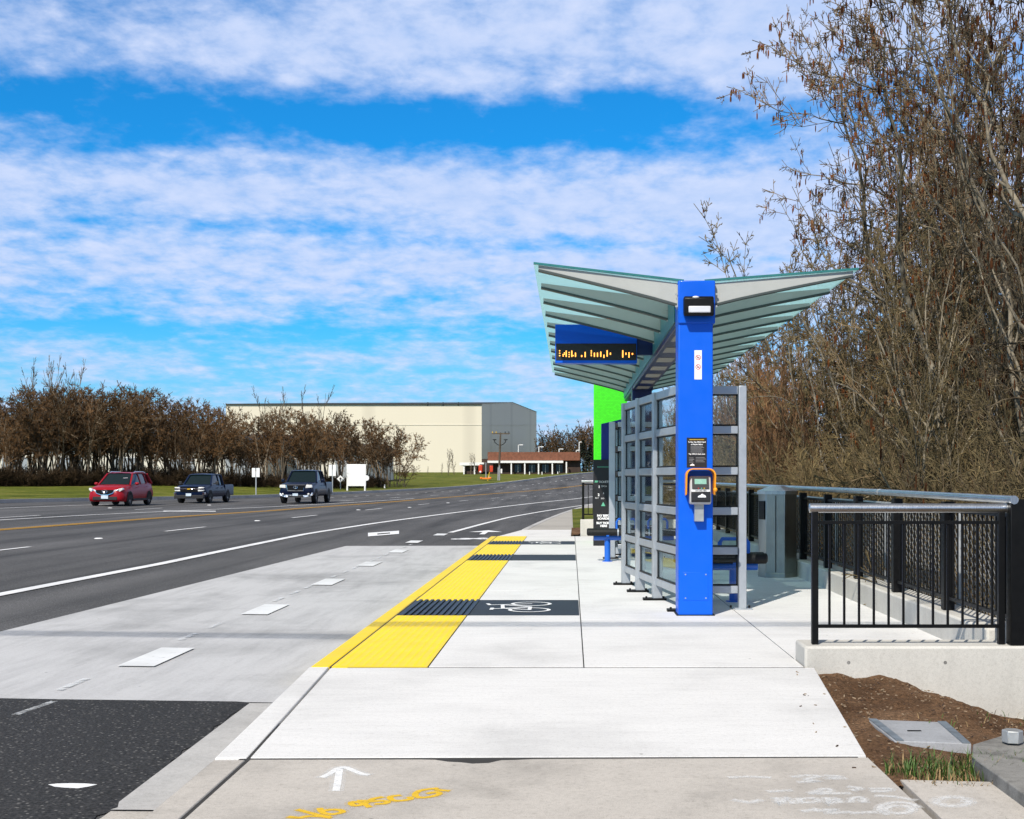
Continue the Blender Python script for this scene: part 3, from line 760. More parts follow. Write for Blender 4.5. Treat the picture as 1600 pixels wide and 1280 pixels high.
# sprayed survey marks on the old sidewalk
def spray(polys, w, mat, label, zf=lambda x, y: .0012):
    mist = M['mist_y'] if mat is M['chalk_y'] else M['mist']
    b = MB(); bm = []; fg = []; LIFT[0] = 0
    for p in polys:
        p = curve(p)
        q = [((px - PX) / F * (EYE * F / (py - PY)), EYE * F / (py - PY)) for px, py in p]
        bm.append((q, w * 2.1)); fg.append((q, w))
    for q, ww in bm: stroke(b, q, ww, zf)
    k = len(b.f)
    for q, ww in fg: stroke(b, q, ww, zf)
    b.m = [1] * k + [0] * (len(b.f) - k)
    return struct(b.build('sprayed_mark', [mat, mist]), label, 'sprayed mark')
def zoomA(pts): return [(420 + x / 4.706, 1160 + y / 4.706) for x, y in pts]
spray([zoomA([(495, 355), (505, 300), (520, 200)]), zoomA([(395, 258), (450, 230), (510, 192), (560, 186), (620, 208), (680, 232), (730, 240)])], .035, M['chalk'], 'white sprayed arrow pointing to the new slab')
spray([zoomA([(215, 498), (300, 520), (400, 545), (450, 555)]), zoomA([(150, 550), (220, 556), (300, 545), (440, 548)]), zoomA([(375, 488), (400, 520), (470, 530), (540, 515), (520, 500), (450, 498), (385, 508)]),
       zoomA([(740, 478), (690, 450), (620, 440), (605, 455), (640, 468), (700, 455), (720, 435), (660, 432)]),
       zoomA([(830, 405), (760, 420), (745, 436), (820, 432), (875, 438), (850, 452), (790, 455)]),
       zoomA([(960, 392), (895, 402), (905, 425), (960, 432), (1040, 420), (1035, 405)]),
       zoomA([(1235, 340), (1120, 355), (1075, 385), (1110, 408), (1200, 400), (1255, 380), (1230, 368), (1170, 378)]), zoomA([(1230, 352), (1320, 358)])], .030, M['chalk_y'], 'yellow sprayed survey letters on the stained sidewalk')
def zoomB(pts): return [(1060 + x / 2.963, 1190 + y / 2.963) for x, y in pts]
rs = random.Random(5)
scr = [zoomB([(530, 72), (600, 66), (650, 70), (590, 84), (640, 92), (560, 96)]), zoomB([(680, 66), (740, 70), (700, 80), (770, 78)]),
       zoomB([(610, 148), (680, 128), (700, 140), (630, 150), (790, 148)]), zoomB([(790, 118), (840, 125), (810, 135)]), zoomB([(895, 128), (980, 128), (960, 138), (900, 140)]),
       zoomB([(420, 140), (520, 135)]), zoomB([(450, 170), (470, 195), (500, 172), (530, 196)]), zoomB([(560, 175), (630, 172), (640, 188), (570, 190), (560, 175)]),
       zoomB([(690, 170), (700, 195), (730, 175), (750, 192)]), zoomB([(800, 190), (810, 170), (850, 170), (860, 190)]), zoomB([(640, 230), (720, 225), (700, 240), (790, 236)]), zoomB([(800, 240), (910, 236)]),
       zoomB([(920, 160), (1000, 165), (1090, 180)]), zoomB([(240, 75), (330, 72), (420, 76)]), zoomB([(260, 180), (330, 190), (380, 180)]), zoomB([(580, 232), (640, 222)])]
scr.append(zoomB([(1020 + 62 * math.cos(t), 225 + 17 * math.sin(t)) for t in np.linspace(0, 6.28, 20)])); scr.append(zoomB([(1020 + 90 * math.cos(t), 222 + 30 * math.sin(t)) for t in np.linspace(2.2, 6.0, 16)]))
spray(scr, .026, M['chalk_faint'], 'smeared white sprayed writing and ring at the sidewalk edge')
spray([zoomB([(1270 + 75 * math.cos(t), 174 + 20 * math.sin(t)) for t in np.linspace(0, 6.28, 26)])], .035, M['chalk_faint'], 'white sprayed ring on the slab beside the pole footing', lambda x, y: -.0108)

# ------------------------------------------------------------------ tactile paving and door panels
DOORS = [(13.55, 15.26), (22.65, 24.35), (28.15, 29.6)]
b = MB(); spans = []; y = Yn
for a, c in DOORS: spans.append((y, a)); y = c
spans.append((y, Yf))
for a, c in spans:
    y = a
    while y < c - .05:
        e = min(c, y + .61 if c - y > .9 else c); b.box(-1.842, -1.106, y + .002, e - .002, -.36, .002); y = e
    n = int((c - a) / .062)
    for i in range(n):
        for j in range(11):
            cx, cy = -1.80 + j * .065, a + .03 + (i + .5) * (c - a - .04) / n
            v = []
            for r, z in ((.019, .0015), (.009, .0055)):
                v += [(cx + r * math.cos(t * math.pi / 3), cy + r * math.sin(t * math.pi / 3), z) for t in range(6)]
            b.add(v, [(k, (k + 1) % 6, 6 + (k + 1) % 6, 6 + k) for k in range(6)] + [(6, 7, 8, 9, 10, 11)])
struct(b.build('tactile_strip', M['tact'], ang=30), 'yellow tactile warning strip of raised domes along the kerb', 'tactile paving')
names = ['nearest to the old sidewalk', 'in the middle', 'farthest along the platform']
for k, (a, c) in enumerate(DOORS):
    b = MB(); b.box(-1.842, -1.106, a + .003, c - .003, -.36, -.004)
    for i in range(11):
        x = -1.80 + i * .068; b.box(x, x + .036, a + .006, c - .006, -.01, .014)
    struct(b.build('tactile_strip', M['tact_dark'], bevel=.004), 'black ribbed tactile panel in the yellow strip, ' + names[k], 'tactile paving')
    o = MB().box(-1.085, .088, a + .01, c - .01, -.002, .0045).build('door_panel', M['slate'])
    struct(o, 'dark slate boarding panel painted on the platform, ' + names[k], 'painted panel')
    if k != 1:
        b = MB(); bike(b, -.24, (a + c) / 2, (0, 1), (-1, 0), .60, .042, lambda x, y: .009)
        struct(b.build('bike_symbol', M['white_clean']), 'white bicycle symbol on the slate boarding panel ' + names[k], 'painted symbol')

# ------------------------------------------------------------------ bus shelter
def shelter():
    t = thing('bus_shelter', 'blue bus shelter with butterfly glass roof on two square columns', 'bus shelter', (1.32, 13.6, 0))
    o = t.location
    def B(mb, name, mats, par=t, **k): 
        ob = mb.build(name, mats, par, **k)
        if par is t: ob.location = -o
        return ob
    x0, x1 = 1.138, 1.504
    for i, y in enumerate((13.55, 23.75)):
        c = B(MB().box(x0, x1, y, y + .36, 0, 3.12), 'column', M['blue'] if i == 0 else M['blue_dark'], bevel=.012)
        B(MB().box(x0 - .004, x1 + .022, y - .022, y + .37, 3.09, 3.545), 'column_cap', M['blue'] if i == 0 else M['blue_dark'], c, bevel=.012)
        if i == 0:
            B(MB().box(x0 - .02, x1 + .02, y - .02, y + .38, 0, .008), 'base_gasket', M['rubber'], c)
            B(MB().box(x0 + .05, x1 - .05, y - .003, y + .01, .16, .46), 'access_cover', M['blue'], c, bevel=.002)
            for bx, bz in ((x0 + .075, .185), (x1 - .075, .185), (x0 + .075, .435), (x1 - .075, .435)):
                B(MB().cyl((bx, y - .007, bz), (bx, y, bz), .008, 8), 'cover_screw', M['galv'], c)
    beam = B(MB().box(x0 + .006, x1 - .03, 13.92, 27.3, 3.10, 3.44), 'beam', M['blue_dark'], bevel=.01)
    for k in range(9):
        yy = 14.75 + k * 1.35
        B(MB().box(1.20, 1.42, yy, yy + .62, 3.094, 3.12), 'light_panel', M['panel_l'], beam)
    B(MB().box(x0 - .012, x0 + .004, 13.95, 27.3, 3.16, 3.46), 'flashing', M['teal'], beam)
    tipL, tipR = (-.375, 3.715), (3.033, 3.655); root = 3.525
    B(MB().prism([(tipL[0] - .02, tipL[1] + .012), (1.20, root + .012), (1.20, root + .030), (tipL[0] - .02, tipL[1] + .030)], lambda a, c, q: (a, q, c), 13.60, 27.42), 'roof_pane', [M['rglass'], M['edge']])
    B(MB().prism([(1.42, root + .012), (tipR[0] + .02, tipR[1] + .012), (tipR[0] + .02, tipR[1] + .030), (1.42, root + .030)], lambda a, c, q: (a, q, c), 13.60, 27.42), 'roof_pane', [M['rglass'], M['edge']])
    # dark polished glass edge at the front of each pane
    for a, c in ((( -.396, 3.738), (1.20, 3.552)), ((1.42, 3.552), (3.054, 3.678))):
        B(MB().bar((a[0], 13.592, a[1]), (c[0], 13.592, c[1]), .024, .022), 'pane_edge', M['edge'])
    B(MB().box(1.17, 1.47, 13.93, 27.4, 3.455, 3.50), 'gutter', M['teal'])
    for k in range(12):
        y = 13.625 + k * 1.24
        for tip, rx in ((tipL, 1.128), (tipR, 1.53)):
            n = 7; top = []; bot = []
            for i in range(n):
                s = i / (n - 1); x = lerp(rx, tip[0] + (.03 if tip is tipL else -.03), s); zt = lerp(root, tip[1], s) + .004
                top.append((x, zt)); bot.append((x, zt - lerp(.225, .045, s ** .85)))
            mb = MB()
            mb.prism(top + bot[::-1], lambda a, c, q: (a, q, c), y - .012, y + .012)
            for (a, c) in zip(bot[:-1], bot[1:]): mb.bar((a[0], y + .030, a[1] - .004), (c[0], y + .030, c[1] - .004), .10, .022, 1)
            for (a, c) in zip(top[:-1], top[1:]): mb.bar((a[0], y + .03, a[1] - .008), (c[0], y + .03, c[1] - .008), .06, .01)
            sg = 1 if tip is tipL else -1
            mb.box(min(rx, rx + .05 * sg), max(rx, rx + .05 * sg), y - .05, y + .05, root - .27, root - .02)
            r = B(mb, 'rafter', [M['rafter'], M['rafter_shade']])
            bb = MB()
            for zz in (root - .25, root - .12): bb.cyl((rx - .012 * sg, y - .052, zz), (rx - .012 * sg, y - .068, zz), .012, 6)
            B(bb, 'bolt', M['galv'], r)
    return t
shelter()

# next-bus display hung under the roof
sg = thing('arrival_display', 'blue arrival display with amber dot letters hung under the roof', 'display sign', (.36, 17.6, 3.33))
def S(mb, name, mat, par=None, **k):
    ob = mb.build(name, mat, par or sg, **k)
    if par is None: ob.location = -sg.location
    return ob
Yd = 17.6
xa, xb = X_(867.5, Yd), X_(995.5, Yd); za, zb = Z_(567.5, Yd), Z_(507, Yd)
case = S(MB().box(xa, xb, Yd, Yd + .22, za, zb), 'case', M['blue'], bevel=.008)
S(MB().box(xa + .012, xb - .012, Yd - .006, Yd + .01, Z_(563, Yd), Z_(537, Yd)), 'screen', M['poster'])
S(MB().box(xb - .01, 1.14, Yd + .05, Yd + .17, za + .12, zb - .05), 'bracket', M['blue_dark'])
def led():
    b = MB(); rs = random.Random(2)
    # lit dots traced from the display: (column px, first row, last row) in the zoomed photo, rows 350..430
    cols = [(105, [0, .35, .7]), (145, [.55, .75]), (160, [.3, .5]), (180, [.05, .2, .35, .5, .65, .8]), (213, [.25, .55, .85]), (243, [.05, .2, .35, .5, .65, .8]), (258, [.7]), (285, [.35, .5, .65, .8]),
            (355, [.7, .82]), (395, [.25, .4, .55, .7, .85]), (465, [0, .2, .45, .7]), (500, [.35, .5, .65, .8]), (535, [.35, .5, .65, .8]), (572, [.2, .35, .5, .65, .8]), (608, [.65, .8, .95]),
            (645, [0, .15, .3, .45, .6, .75]), (682, [.35, .5]), (822, [0, .15, .3, .45, .6, .75, .9]), (858, [.35, .5]), (893, [.3, .45, .6, .75, .9]), (932, [.4, .5])]
    for c, rows in cols:
        px = 860 + c / 7.273
        for r in rows:
            py = 500 + (352 + 78 * r) / 7.273; x, z = X_(px, Yd), Z_(py, Yd)
            b.box(x - .0075, x + .0075, Yd - .012, Yd - .006, z - .0075, z + .0075)
    return b
S(led(), 'letters', M['amber'])

# wall light, notices and card reader on the near column
Yq = 13.55
wl = thing('wall_light', 'black boxed wall light near the top of the blue column', 'light', (1.335, 13.528, 3.25))
x0, x1, z0, z1 = X_(1067, Yq), X_(1113, Yq), Z_(497, Yq), Z_(466, Yq)
def L_(mb, name, mat, root, **k):
    ob = mb.build(name, mat, root, **k); ob.location = -root.location; return ob
L_(MB().prism([(13.528, z0 + .03), (13.528, z1), (13.41, z1), (13.385, z1 - .02), (13.385, z0 + .02), (13.41, z0)], lambda a, c, q: (q, a, c), x0, x1), 'housing', M['black'], wl, bevel=.012)
L_(MB().box(x0 + .045, x1 - .035, 13.374, 13.40, z0 + .035, z0 + .105), 'lens', M['lens'], wl, bevel=.01)
L_(MB().ball((x0 + .12, 13.39, z1 - .012), .035, .02, .012), 'sensor', M['ink'], wl)

dc = thing('decal', 'narrow white decal with two red prohibition circles on the column', 'decal', (1.34, 13.548, 2.65))
L_(MB().box(X_(1085, Yq), X_(1096.5, Yq), 13.546, 13.5495, Z_(593, Yq), Z_(547.5, Yq)), 'sheet', M['ink'], dc)
for cz in (558.8, 573.5):
    b = MB(); cx, z = X_(1090.8, Yq), Z_(cz, Yq)
    v = []
    for i in range(20):
        t = 2 * math.pi * i / 20
        for r in (.022, .028): v.append((cx + r * math.cos(t), 13.5445, z + r * math.sin(t)))
    b.add(v, [(2 * i, 2 * i + 1, 2 * ((i + 1) % 20) + 1, 2 * ((i + 1) % 20)) for i in range(20)])
    b.bar((cx - .017, 13.5447, z + .017), (cx + .017, 13.5447, z - .017), .001, .006)
    pr = L_(b, 'prohibition_mark', M['red'], dc)
    L_(MB().bar((cx - .012, 13.5452, z - .004), (cx + .012, 13.5452, z - .004), .0008, .007).box(cx + .006, cx + .01, 13.545, 13.546, z, z + .012), 'pictogram', M['poster'], dc)

nt = thing('notice', 'black fare notice with white lettering above the card reader', 'notice', (1.33, 13.548, 1.72))
xa, xb, za, zb = X_(1073, Yq), X_(1104.3, Yq), Z_(730.5, Yq), Z_(684, Yq)
L_(MB().box(xa, xb, 13.545, 13.5495, za, zb), 'sheet', M['poster'], nt)
def T_(body, px, py, size, mat=M['ink'], sx=1.0, root=nt, y=13.5435, bold=.0, al='CENTER'):
    o = text('lettering', body, size, (X_(px, Yq) - root.location.x, y - root.location.y, Z_(py, Yq) - root.location.z), mat, root, sx=sx, align=al, bold=bold); return o
L_(MB().box(X_(1077, Yq), X_(1100, Yq), 13.543, 13.5455, Z_(687.6, Yq), Z_(686.7, Yq)), 'rule', M['gold'], nt)
T_('To Pay, Tap ORCA Card', 1088.7, 690.9, .021, bold=.0006, sx=.86); T_('on Reader Below', 1088.7, 694.6, .021, bold=.0006, sx=.86)
b = MB()
for i, w in enumerate((19, 21, 17, 20, 18, 20)): b.box(X_(1079, Yq), X_(1079 + w, Yq), 13.5438, 13.545, Z_(698.1 + i * 1.75, Yq), Z_(697.6 + i * 1.75, Yq))
for i, w in enumerate((7, 8, 6, 7)):
    b.box(X_(1076.5, Yq), X_(1076.5 + w, Yq), 13.5438, 13.545, Z_(716 + i * 2.2, Yq), Z_(715.4 + i * 2.2, Yq)); b.box(X_(1087, Yq), X_(1087 + w * 2, Yq), 13.5438, 13.545, Z_(715.4 + i * 2.2, Yq), Z_(714.9 + i * 2.2, Yq))
L_(b, 'small_print', simple('grey small print', (.28, .28, .29), .6), nt)
T_('Tap ORCA Card once', 1088.7, 709.6, .021, bold=.0006, sx=.90)
def hill_logo(px, py, s, root, y):
    b = MB(); cx, cz = X_(px, Yq), Z_(py, Yq)
    b.prism([(-1, -.35), (1, -.35), (1, -.05), (.75, .25), (.45, .3), (.2, .55), (-.15, .5), (-.35, .2), (-.7, .15), (-1, -.1)], lambda a, c, q: (cx + a * s, q, cz + c * s), y, y + .0015)
    return b
L_(hill_logo(1081.5, 726.5, .024, nt, 13.5435), 'emblem', M['ink'], nt)

rd = thing('card_reader', 'grey card reader under an orange hood on the blue column', 'card reader', (1.35, 13.55, 1.3))
cx = X_(1092.5, Yq)
def arch(w, h, r, n=6):
    pts = [(-w, -h)]
    pts += [(-w + r - r * math.cos(t), h - r + r * math.sin(t)) for t in np.linspace(0, math.pi / 2, n)]
    pts += [(w - r + r * math.sin(t), h - r + r * math.cos(t)) for t in np.linspace(0, math.pi / 2, n)]
    return pts + [(w, -h)]
def hood():
    zc = Z_(753, Yq); outer = arch(.158, .142, .075); inner = arch(.142, .130, .062); secs = []
    b = MB(); n = len(outer)
    for y, s, dz in ((13.535, .97, 0), (13.36, 1.0, 0)):
        for P in (outer, inner):
            b.v += [(cx + a * s, y + (.05 if (i in (0, n - 1) and y < 13.5) else 0), zc + c * s + dz) for i, (a, c) in enumerate(P)]
    O0, I0, O1, I1 = 0, n, 2 * n, 3 * n
    for i in range(n - 1):
        b.f += [(O0 + i, O0 + i + 1, O1 + i + 1, O1 + i), (I0 + i + 1, I0 + i, I1 + i, I1 + i + 1), (O1 + i, O1 + i + 1, I1 + i + 1, I1 + i)]
    b.f += [(O0, O1, I1, I0), (O0 + n - 1, I0 + n - 1, I1 + n - 1, O1 + n - 1)]
    b.f += [(O0 + i, I0 + i, I0 + i + 1, O0 + i + 1) for i in range(n - 1)]
    b.m = [0] * len(b.f); return b
L_(hood(), 'hood', M['orange'], rd)
L_(MB().ball((cx + .150, 13.36, Z_(765, Yq)), .022, .02, .024), 'hood_knob', M['orange'], rd)
def tilt(px, py, out):                        # point on the sloping reader face
    return X_(px, Yq), 13.47 - out, Z_(py, Yq)
L_(MB().prism([(13.55, Z_(744, Yq)), (13.44, Z_(744, Yq)), (13.40, Z_(766, Yq)), (13.385, Z_(783, Yq)), (13.41, Z_(788, Yq)), (13.55, Z_(788, Yq))], lambda a, c, q: (q, a, c), cx - .112, cx + .112), 'housing', M['greyp'], rd, bevel=.018)
L_(MB().prism([(13.44, Z_(745.5, Yq)), (13.428, Z_(745.5, Yq)), (13.39, Z_(764.3, Yq)), (13.42, Z_(764.3, Yq))], lambda a, c, q: (q, a, c), cx - .088, cx + .088), 'screen_bezel', M['poster'], rd, bevel=.004)
L_(MB().prism([(13.43, Z_(748.5, Yq)), (13.418, Z_(748.5, Yq)), (13.402, Z_(756.5, Yq)), (13.42, Z_(756.5, Yq))], lambda a, c, q: (q, a, c), cx - .062, cx + .062), 'screen', M['lcd'], rd)
L_(MB().prism([(13.42, Z_(765, Yq)), (13.384, Z_(765.2, Yq)), (13.380, Z_(768, Yq)), (13.42, Z_(768, Yq))], lambda a, c, q: (q, a, c), cx - .095, cx + .095), 'label_strip', M['ink'], rd)
T_('TAP CARD HERE', 1092.5, 766.6, .017, M['poster'], root=rd, y=13.379, sx=.95, bold=.0004)
L_(MB().prism([(13.40, Z_(768.6, Yq)), (13.374, Z_(768.6, Yq)), (13.370, Z_(781, Yq)), (13.385, Z_(784.5, Yq)), (13.42, Z_(784.5, Yq))], lambda a, c, q: (q, a, c), cx - .100, cx + .100), 'tap_pad', M['poster'], rd, bevel=.006)
L_(hill_logo(1094, 774.8, .042, rd, 13.366), 'emblem', M['ink'], rd)
for px, mt in ((1089, M['red']), (1093.8, M['inkg']), (1098, M['gold'])):
    L_(MB().box(X_(px - .9, Yq), X_(px + .9, Yq), 13.386, 13.40, Z_(763.6, Yq), Z_(762.2, Yq)), 'indicator', mt, rd)
L_(MB().box(X_(1084, Yq), X_(1098.5, Yq), 13.46, 13.548, Z_(814.5, Yq), Z_(787, Yq)), 'bracket', M['galv'], rd, bevel=.004)

# ------------------------------------------------------------------ windscreens
ZR = (2.43, 1.99, 1.535, 1.09, .65, .22)
def screen(label, pts, end):
    t = thing('windscreen', label, 'windscreen', (pts[0][0], pts[0][1], 0)); o = t.location
    def B(mb, name, mat, par=t, **k):
        ob = mb.build(name, mat, par, **k)
        if par is t: ob.location = -o
        return ob
    segs = [(pts[i], pts[i + 1]) for i in range(len(pts) - 1)] + [end]
    posts = pts + [end[1]]
    for i, p in enumerate(posts):
        last = i == len(posts) - 1
        pb = MB()
        w = .056
        a = pts[max(0, i - 1)] if not last else end[0]; c = pts[min(len(pts) - 1, i + 1)] if not last else end[1]
        pb.bar((p[0], p[1], .012), (p[0], p[1], 2.478), w * 2 if not last else .085, .10, up=(c[0] - a[0], c[1] - a[1], 0) if not last else (0, 1, 0))
        po = B(pb, 'post', M['steel'], bevel=.006)
        B(MB().box(p[0] - (.17 if not last else .09), p[0] + .11, p[1] - .07, p[1] + .07, .0, .026 if not last else .014), 'foot_plate', M['black'] if not last else M['steel'], po, bevel=.003)
        bb = MB()
        for dx in (-.13, .075):
            bb.cyl((p[0] + dx, p[1] - .03, .02), (p[0] + dx, p[1] - .03, .048), .012, 6)
        B(bb, 'anchor_bolt', M['black'], po)
    for a, c in segs:
        A, C = Vector((a[0], a[1], 0)), Vector((c[0], c[1], 0)); d = (C - A).normalized(); A += d * .05; C -= d * .05
        for k, z in enumerate(ZR):
            B(MB().bar(A + Vector((0, 0, z)), C + Vector((0, 0, z)), .055, .085 if k else .09), 'rail', M['steel'], bevel=.006)
        for k in range(5):
            z1, z0 = ZR[k] - .045, ZR[k + 1] + .045
            e = d * .035; n = Vector((-d.y, d.x, 0)) * .004
            mb = MB()
            for P, Q in ((A, A + e), (C - e, C)): mb.bar(P + Vector((0, 0, (z0 + z1) / 2)), Q + Vector((0, 0, (z0 + z1) / 2)), .05, z1 - z0)
            B(MB().bar(A + Vector((0, 0, (z0 + z1) / 2)), C + Vector((0, 0, (z0 + z1) / 2)), .009, z1 - z0 - .004), 'pane', M['pane'])
            gk = MB()
            for zz in (z0 + .008, z1 - .008): gk.bar(A + Vector((0, 0, zz)), C + Vector((0, 0, zz)), .03, .016)
            for P in (A + d * .008, C - d * .008): gk.bar(P + Vector((0, 0, z0)), P + Vector((0, 0, z1)), .016, .03)
            B(gk, 'gasket', M['black'])
    return t
near = [(1.22, 14.0), (1.03, 15.3), (.886, 16.4), (.75, 17.5)]
screen('silver framed glass windscreen wrapping the near blue column', near, ((1.30, 14.2), (1.90, 14.2)))
far = [(.75, 23.2), (.90, 24.3), (1.05, 25.4), (1.2, 26.5)]
screen('silver framed glass windscreen farther along the platform by the black board', far, ((.80, 23.2), (1.62, 23.2)))

# ------------------------------------------------------------------ benches of padded tubes on blue frames
def bench(label, x0, x1, y, flip):
    t = thing('bench', label, 'bench', ((x0 + x1) / 2, y, 0)); o = t.location
    def B(mb, name, mat, par=t, **k):
        ob = mb.build(name, mat, par, **k)
        if par is t: ob.location = -o
        return ob
    for dy, z in ((-.11, .515), (.11, .515)):
        s = B(MB().tube([(x0, y + dy, z), (x0 + .015, y + dy, z), (x1 - .015, y + dy, z), (x1, y + dy, z)], [.045, .062, .062, .045], 16), 'seat', M['rubber'])
        rb = MB()
        n = 3
        for i in range(1, n): xx = lerp(x0, x1, i / n); rb.cyl((xx - .012, y + dy, z), (xx + .012, y + dy, z), .066, 16)
        B(rb, 'ring', M['steel'], s)
    B(MB().cyl((x0 + .12, y, .425), (x1 - .1, y, .425), .055, 16), 'cross_tube', M['blue_tube'])
    for xx in (x0 + .36, x1 - .38):
        l = B(MB().cyl((xx, y, .01), (xx, y, .43), .052, 14), 'leg', M['blue_tube'])
        B(MB().cyl((xx, y, 0), (xx, y, .014), .09, 16), 'foot_plate', M['blue_tube'], l)
        B(MB().bar((xx, y - .15, .46), (xx, y + .15, .46), .05, .03), 'seat_bracket', M['blue_tube'], l)
    xx = x0 + .55
    for xx in ((x0 + .52), (x1 - .55)):
        pts = [(xx - .0, y - .1, .57), (xx, y - .1, .70), (xx + .03, y - .1, .745), (xx + .30, y - .1, .745), (xx + .33, y - .1, .70), (xx + .33, y - .1, .57)]
        B(MB().tube(pts, .022, 8), 'arm_loop', M['blue_tube'])
bench('tube bench with blue legs beside the farther windscreen', .28, 1.9, 22.4, 1)
bench('tube bench half hidden behind the near windscreen panel', 1.22, 2.30, 15.1, 1)

# ------------------------------------------------------------------ station pylon and black information board
pl = thing('station_pylon', 'tall lime green pylon with navy cabinet and black information board', 'pylon', (.9, 27.9, 0))
L_(MB().box(.525, 1.29, 29.3, 29.52, 0, 4.5), 'green_panel', M['green'], pl, bevel=.01)
L_(MB().grid([[(.545 + .725 * i, 29.294, z) for i in (0, 1)] for z in (.02, 4.48)]), 'mesh_screen', M['lime_d'], pl)
L_(MB().prism([(.66, 0), (1.45, 0), (1.45, 2.78), (1.1, 2.74), (.66, 2.64)], lambda a, c, q: (a, q, c), 27.80, 27.98), 'cabinet', M['navy'], pl, bevel=.008)
bd = L_(MB().box(.485, 1.18, 27.62, 27.78, 0, 1.86), 'board', M['poster'], pl, bevel=.006)
Yk = 27.615
def K(body, px, py, size, mat=M['ink'], al='LEFT', bold=.0):
    text('lettering', body, size, (X_(px, Yk) - pl.location.x, Yk - .004 - pl.location.y, Z_(py, Yk) - pl.location.z), mat, pl, align=al, bold=bold)
b = MB().box(X_(933, Yk), X_(952, Yk), Yk - .003, Yk + .01, Z_(730.2, Yk), Z_(729.4, Yk)); L_(b, 'rule', M['inkg'], pl)
b = MB()
for i in range(4): b.box(X_(929.5 + i * 1.3, Yk), X_(930.5 + i * 1.3, Yk), Yk - .003, Yk + .01, Z_(754.5 - (i % 2), Yk), Z_(751, Yk))
L_(b, 'green_mark', M['inkg'], pl)
K('TICKETS', 935, 753.2, .065)
K('1', 934.8, 761, .075, bold=.003); K('ORCA', 939, 760, .045); K('2', 934, 773.5, .075, bold=.003); K('PAY', 930, 778.5, .045); K('3', 942, 771, .05); K('GO', 939, 779, .045)
b = MB().prism([(-.045, -.04), (.045, -.04), (.0, .05)], lambda a, c, q: (X_(942.5, Yk) + a, q, Z_(788, Yk) + c), Yk - .003, Yk + .01); L_(b, 'icon', M['inkg'], pl)
K('PAY BEFORE', 933, 806, .062, bold=.004); K('BOARDING', 934, 810.5, .062, bold=.004); K('BUY TICKETS', 932, 817.5, .062, bold=.004); K('HERE', 938, 822, .062, bold=.004)

# ------------------------------------------------------------------ litter bin
lb = thing('litter_bin', 'brushed stainless litter bin with faceted body beside the fence wall', 'litter bin', (3.0, 19.0, 0))
hexo = [(2.78, 18.98), (2.86, 18.78), (3.12, 18.66), (3.34, 18.92), (3.30, 19.3), (2.84, 19.3)]
def sc(P, s): return [(3.06 + (x - 3.06) * s, 19.0 + (y - 19.0) * s) for x, y in P]
bo = L_(MB().slab(hexo, .06, 1.24), 'body', M['stain'], lb, bevel=.008)
L_(MB().slab(sc(hexo, 1.02), 0, .065), 'plinth', M['stain'], lb, bevel=.004)
L_(MB().loft([[(x, y, 1.22) for x, y in sc(hexo, 1.06)], [(x, y, 1.27) for x, y in sc(hexo, 1.06)], [(x, y, 1.345) for x, y in sc(hexo, .35)]]), 'lid', M['rail'], lb, ang=20)
L_(MB().bar((2.99, 18.705, .08), (2.99, 18.705, 1.2), .006, .008, up=(0, 1, 0)), 'door_seam', M['black'], lb)
L_(MB().bar((2.815, 18.865, .85), (2.815, 18.865, 1.12), .15, .02, up=(.95, .4, 0)), 'slot', M['black'], lb)

# ------------------------------------------------------------------ low walls and railings
w = thing('low_wall', 'cast concrete low wall closing the end of the platform above the bark bed', 'wall', (2.6, 9.9, 0))
L_(MB().box(1.806, 4.7, 9.885, 10.31, -1.1, .155), 'wall_body', M['wall'], w, bevel=.02)
L_(MB().box(3.05, 4.7, 9.870, 9.90, -1.1, -.40), 'footing', M['wall'], w, bevel=.006)
for px, py in ((1326, 1035.5), (1477, 1035.5)):
    L_(MB().cyl((X_(px, 9.885), 9.8845, Z_(py, 9.885)), (X_(px, 9.885), 9.895, Z_(py, 9.885)), .014, 14), 'tie_hole', M['block'], w)
w2 = thing('kerb_wall', 'long low concrete wall under the black fence beside the platform', 'wall', (3.5, 20, 0))
L_(MB().box(3.35, 3.70, 10.31, 33.0, -.6, .245), 'wall_body', M['wall'], w2, bevel=.018)
w3 = thing('planter_wall', 'short pale concrete wall under the far end railing', 'wall', (1.5, 32.5, 0))
L_(MB().box(.24, 3.3, 32.22, 32.6, -.3, .42), 'wall_body', M['wall'], w3, bevel=.02)

rl = thing('end_railing', 'short black railing with thick satin handrail on the near wall', 'railing', (2.65, 10.0, .155))
Yr = 10.0
L_(MB().tube([(1.86, Yr, 1.22), (1.865, Yr, 1.22), (3.44, Yr, 1.22), (3.445, Yr, 1.22)], [.020, .036, .036, .03], 16), 'handrail', M['rail'], rl)
for x in (1.905, 3.36):
    p = L_(MB().box(x - .025, x + .025, Yr - .025, Yr + .025, .16, 1.19), 'post', M['black'], rl, bevel=.003)
    L_(MB().box(x - .035, x + .13, Yr - .075, Yr + .075, .155, .170), 'base_plate', M['black'], p, bevel=.003)
    b = MB()
    for dx, dy in ((.09, -.05), (.09, .05)): b.cyl((x + dx, Yr + dy, .17), (x + dx, Yr + dy, .195), .010, 6)
    L_(b, 'anchor_bolt', M['black'], p)
L_(MB().box(1.93, 3.335, Yr - .018, Yr + .018, 1.095, 1.12), 'upper_rail', M['black'], rl)
L_(MB().box(1.93, 3.335, Yr - .018, Yr + .018, .285, .31), 'lower_rail', M['black'], rl)
for k in range(12):
    x = 2.02 + k * .1155
    L_(MB().box(x - .0085, x + .0085, Yr - .0085, Yr + .0085, .31, 1.095), 'picket', M['black'], rl)

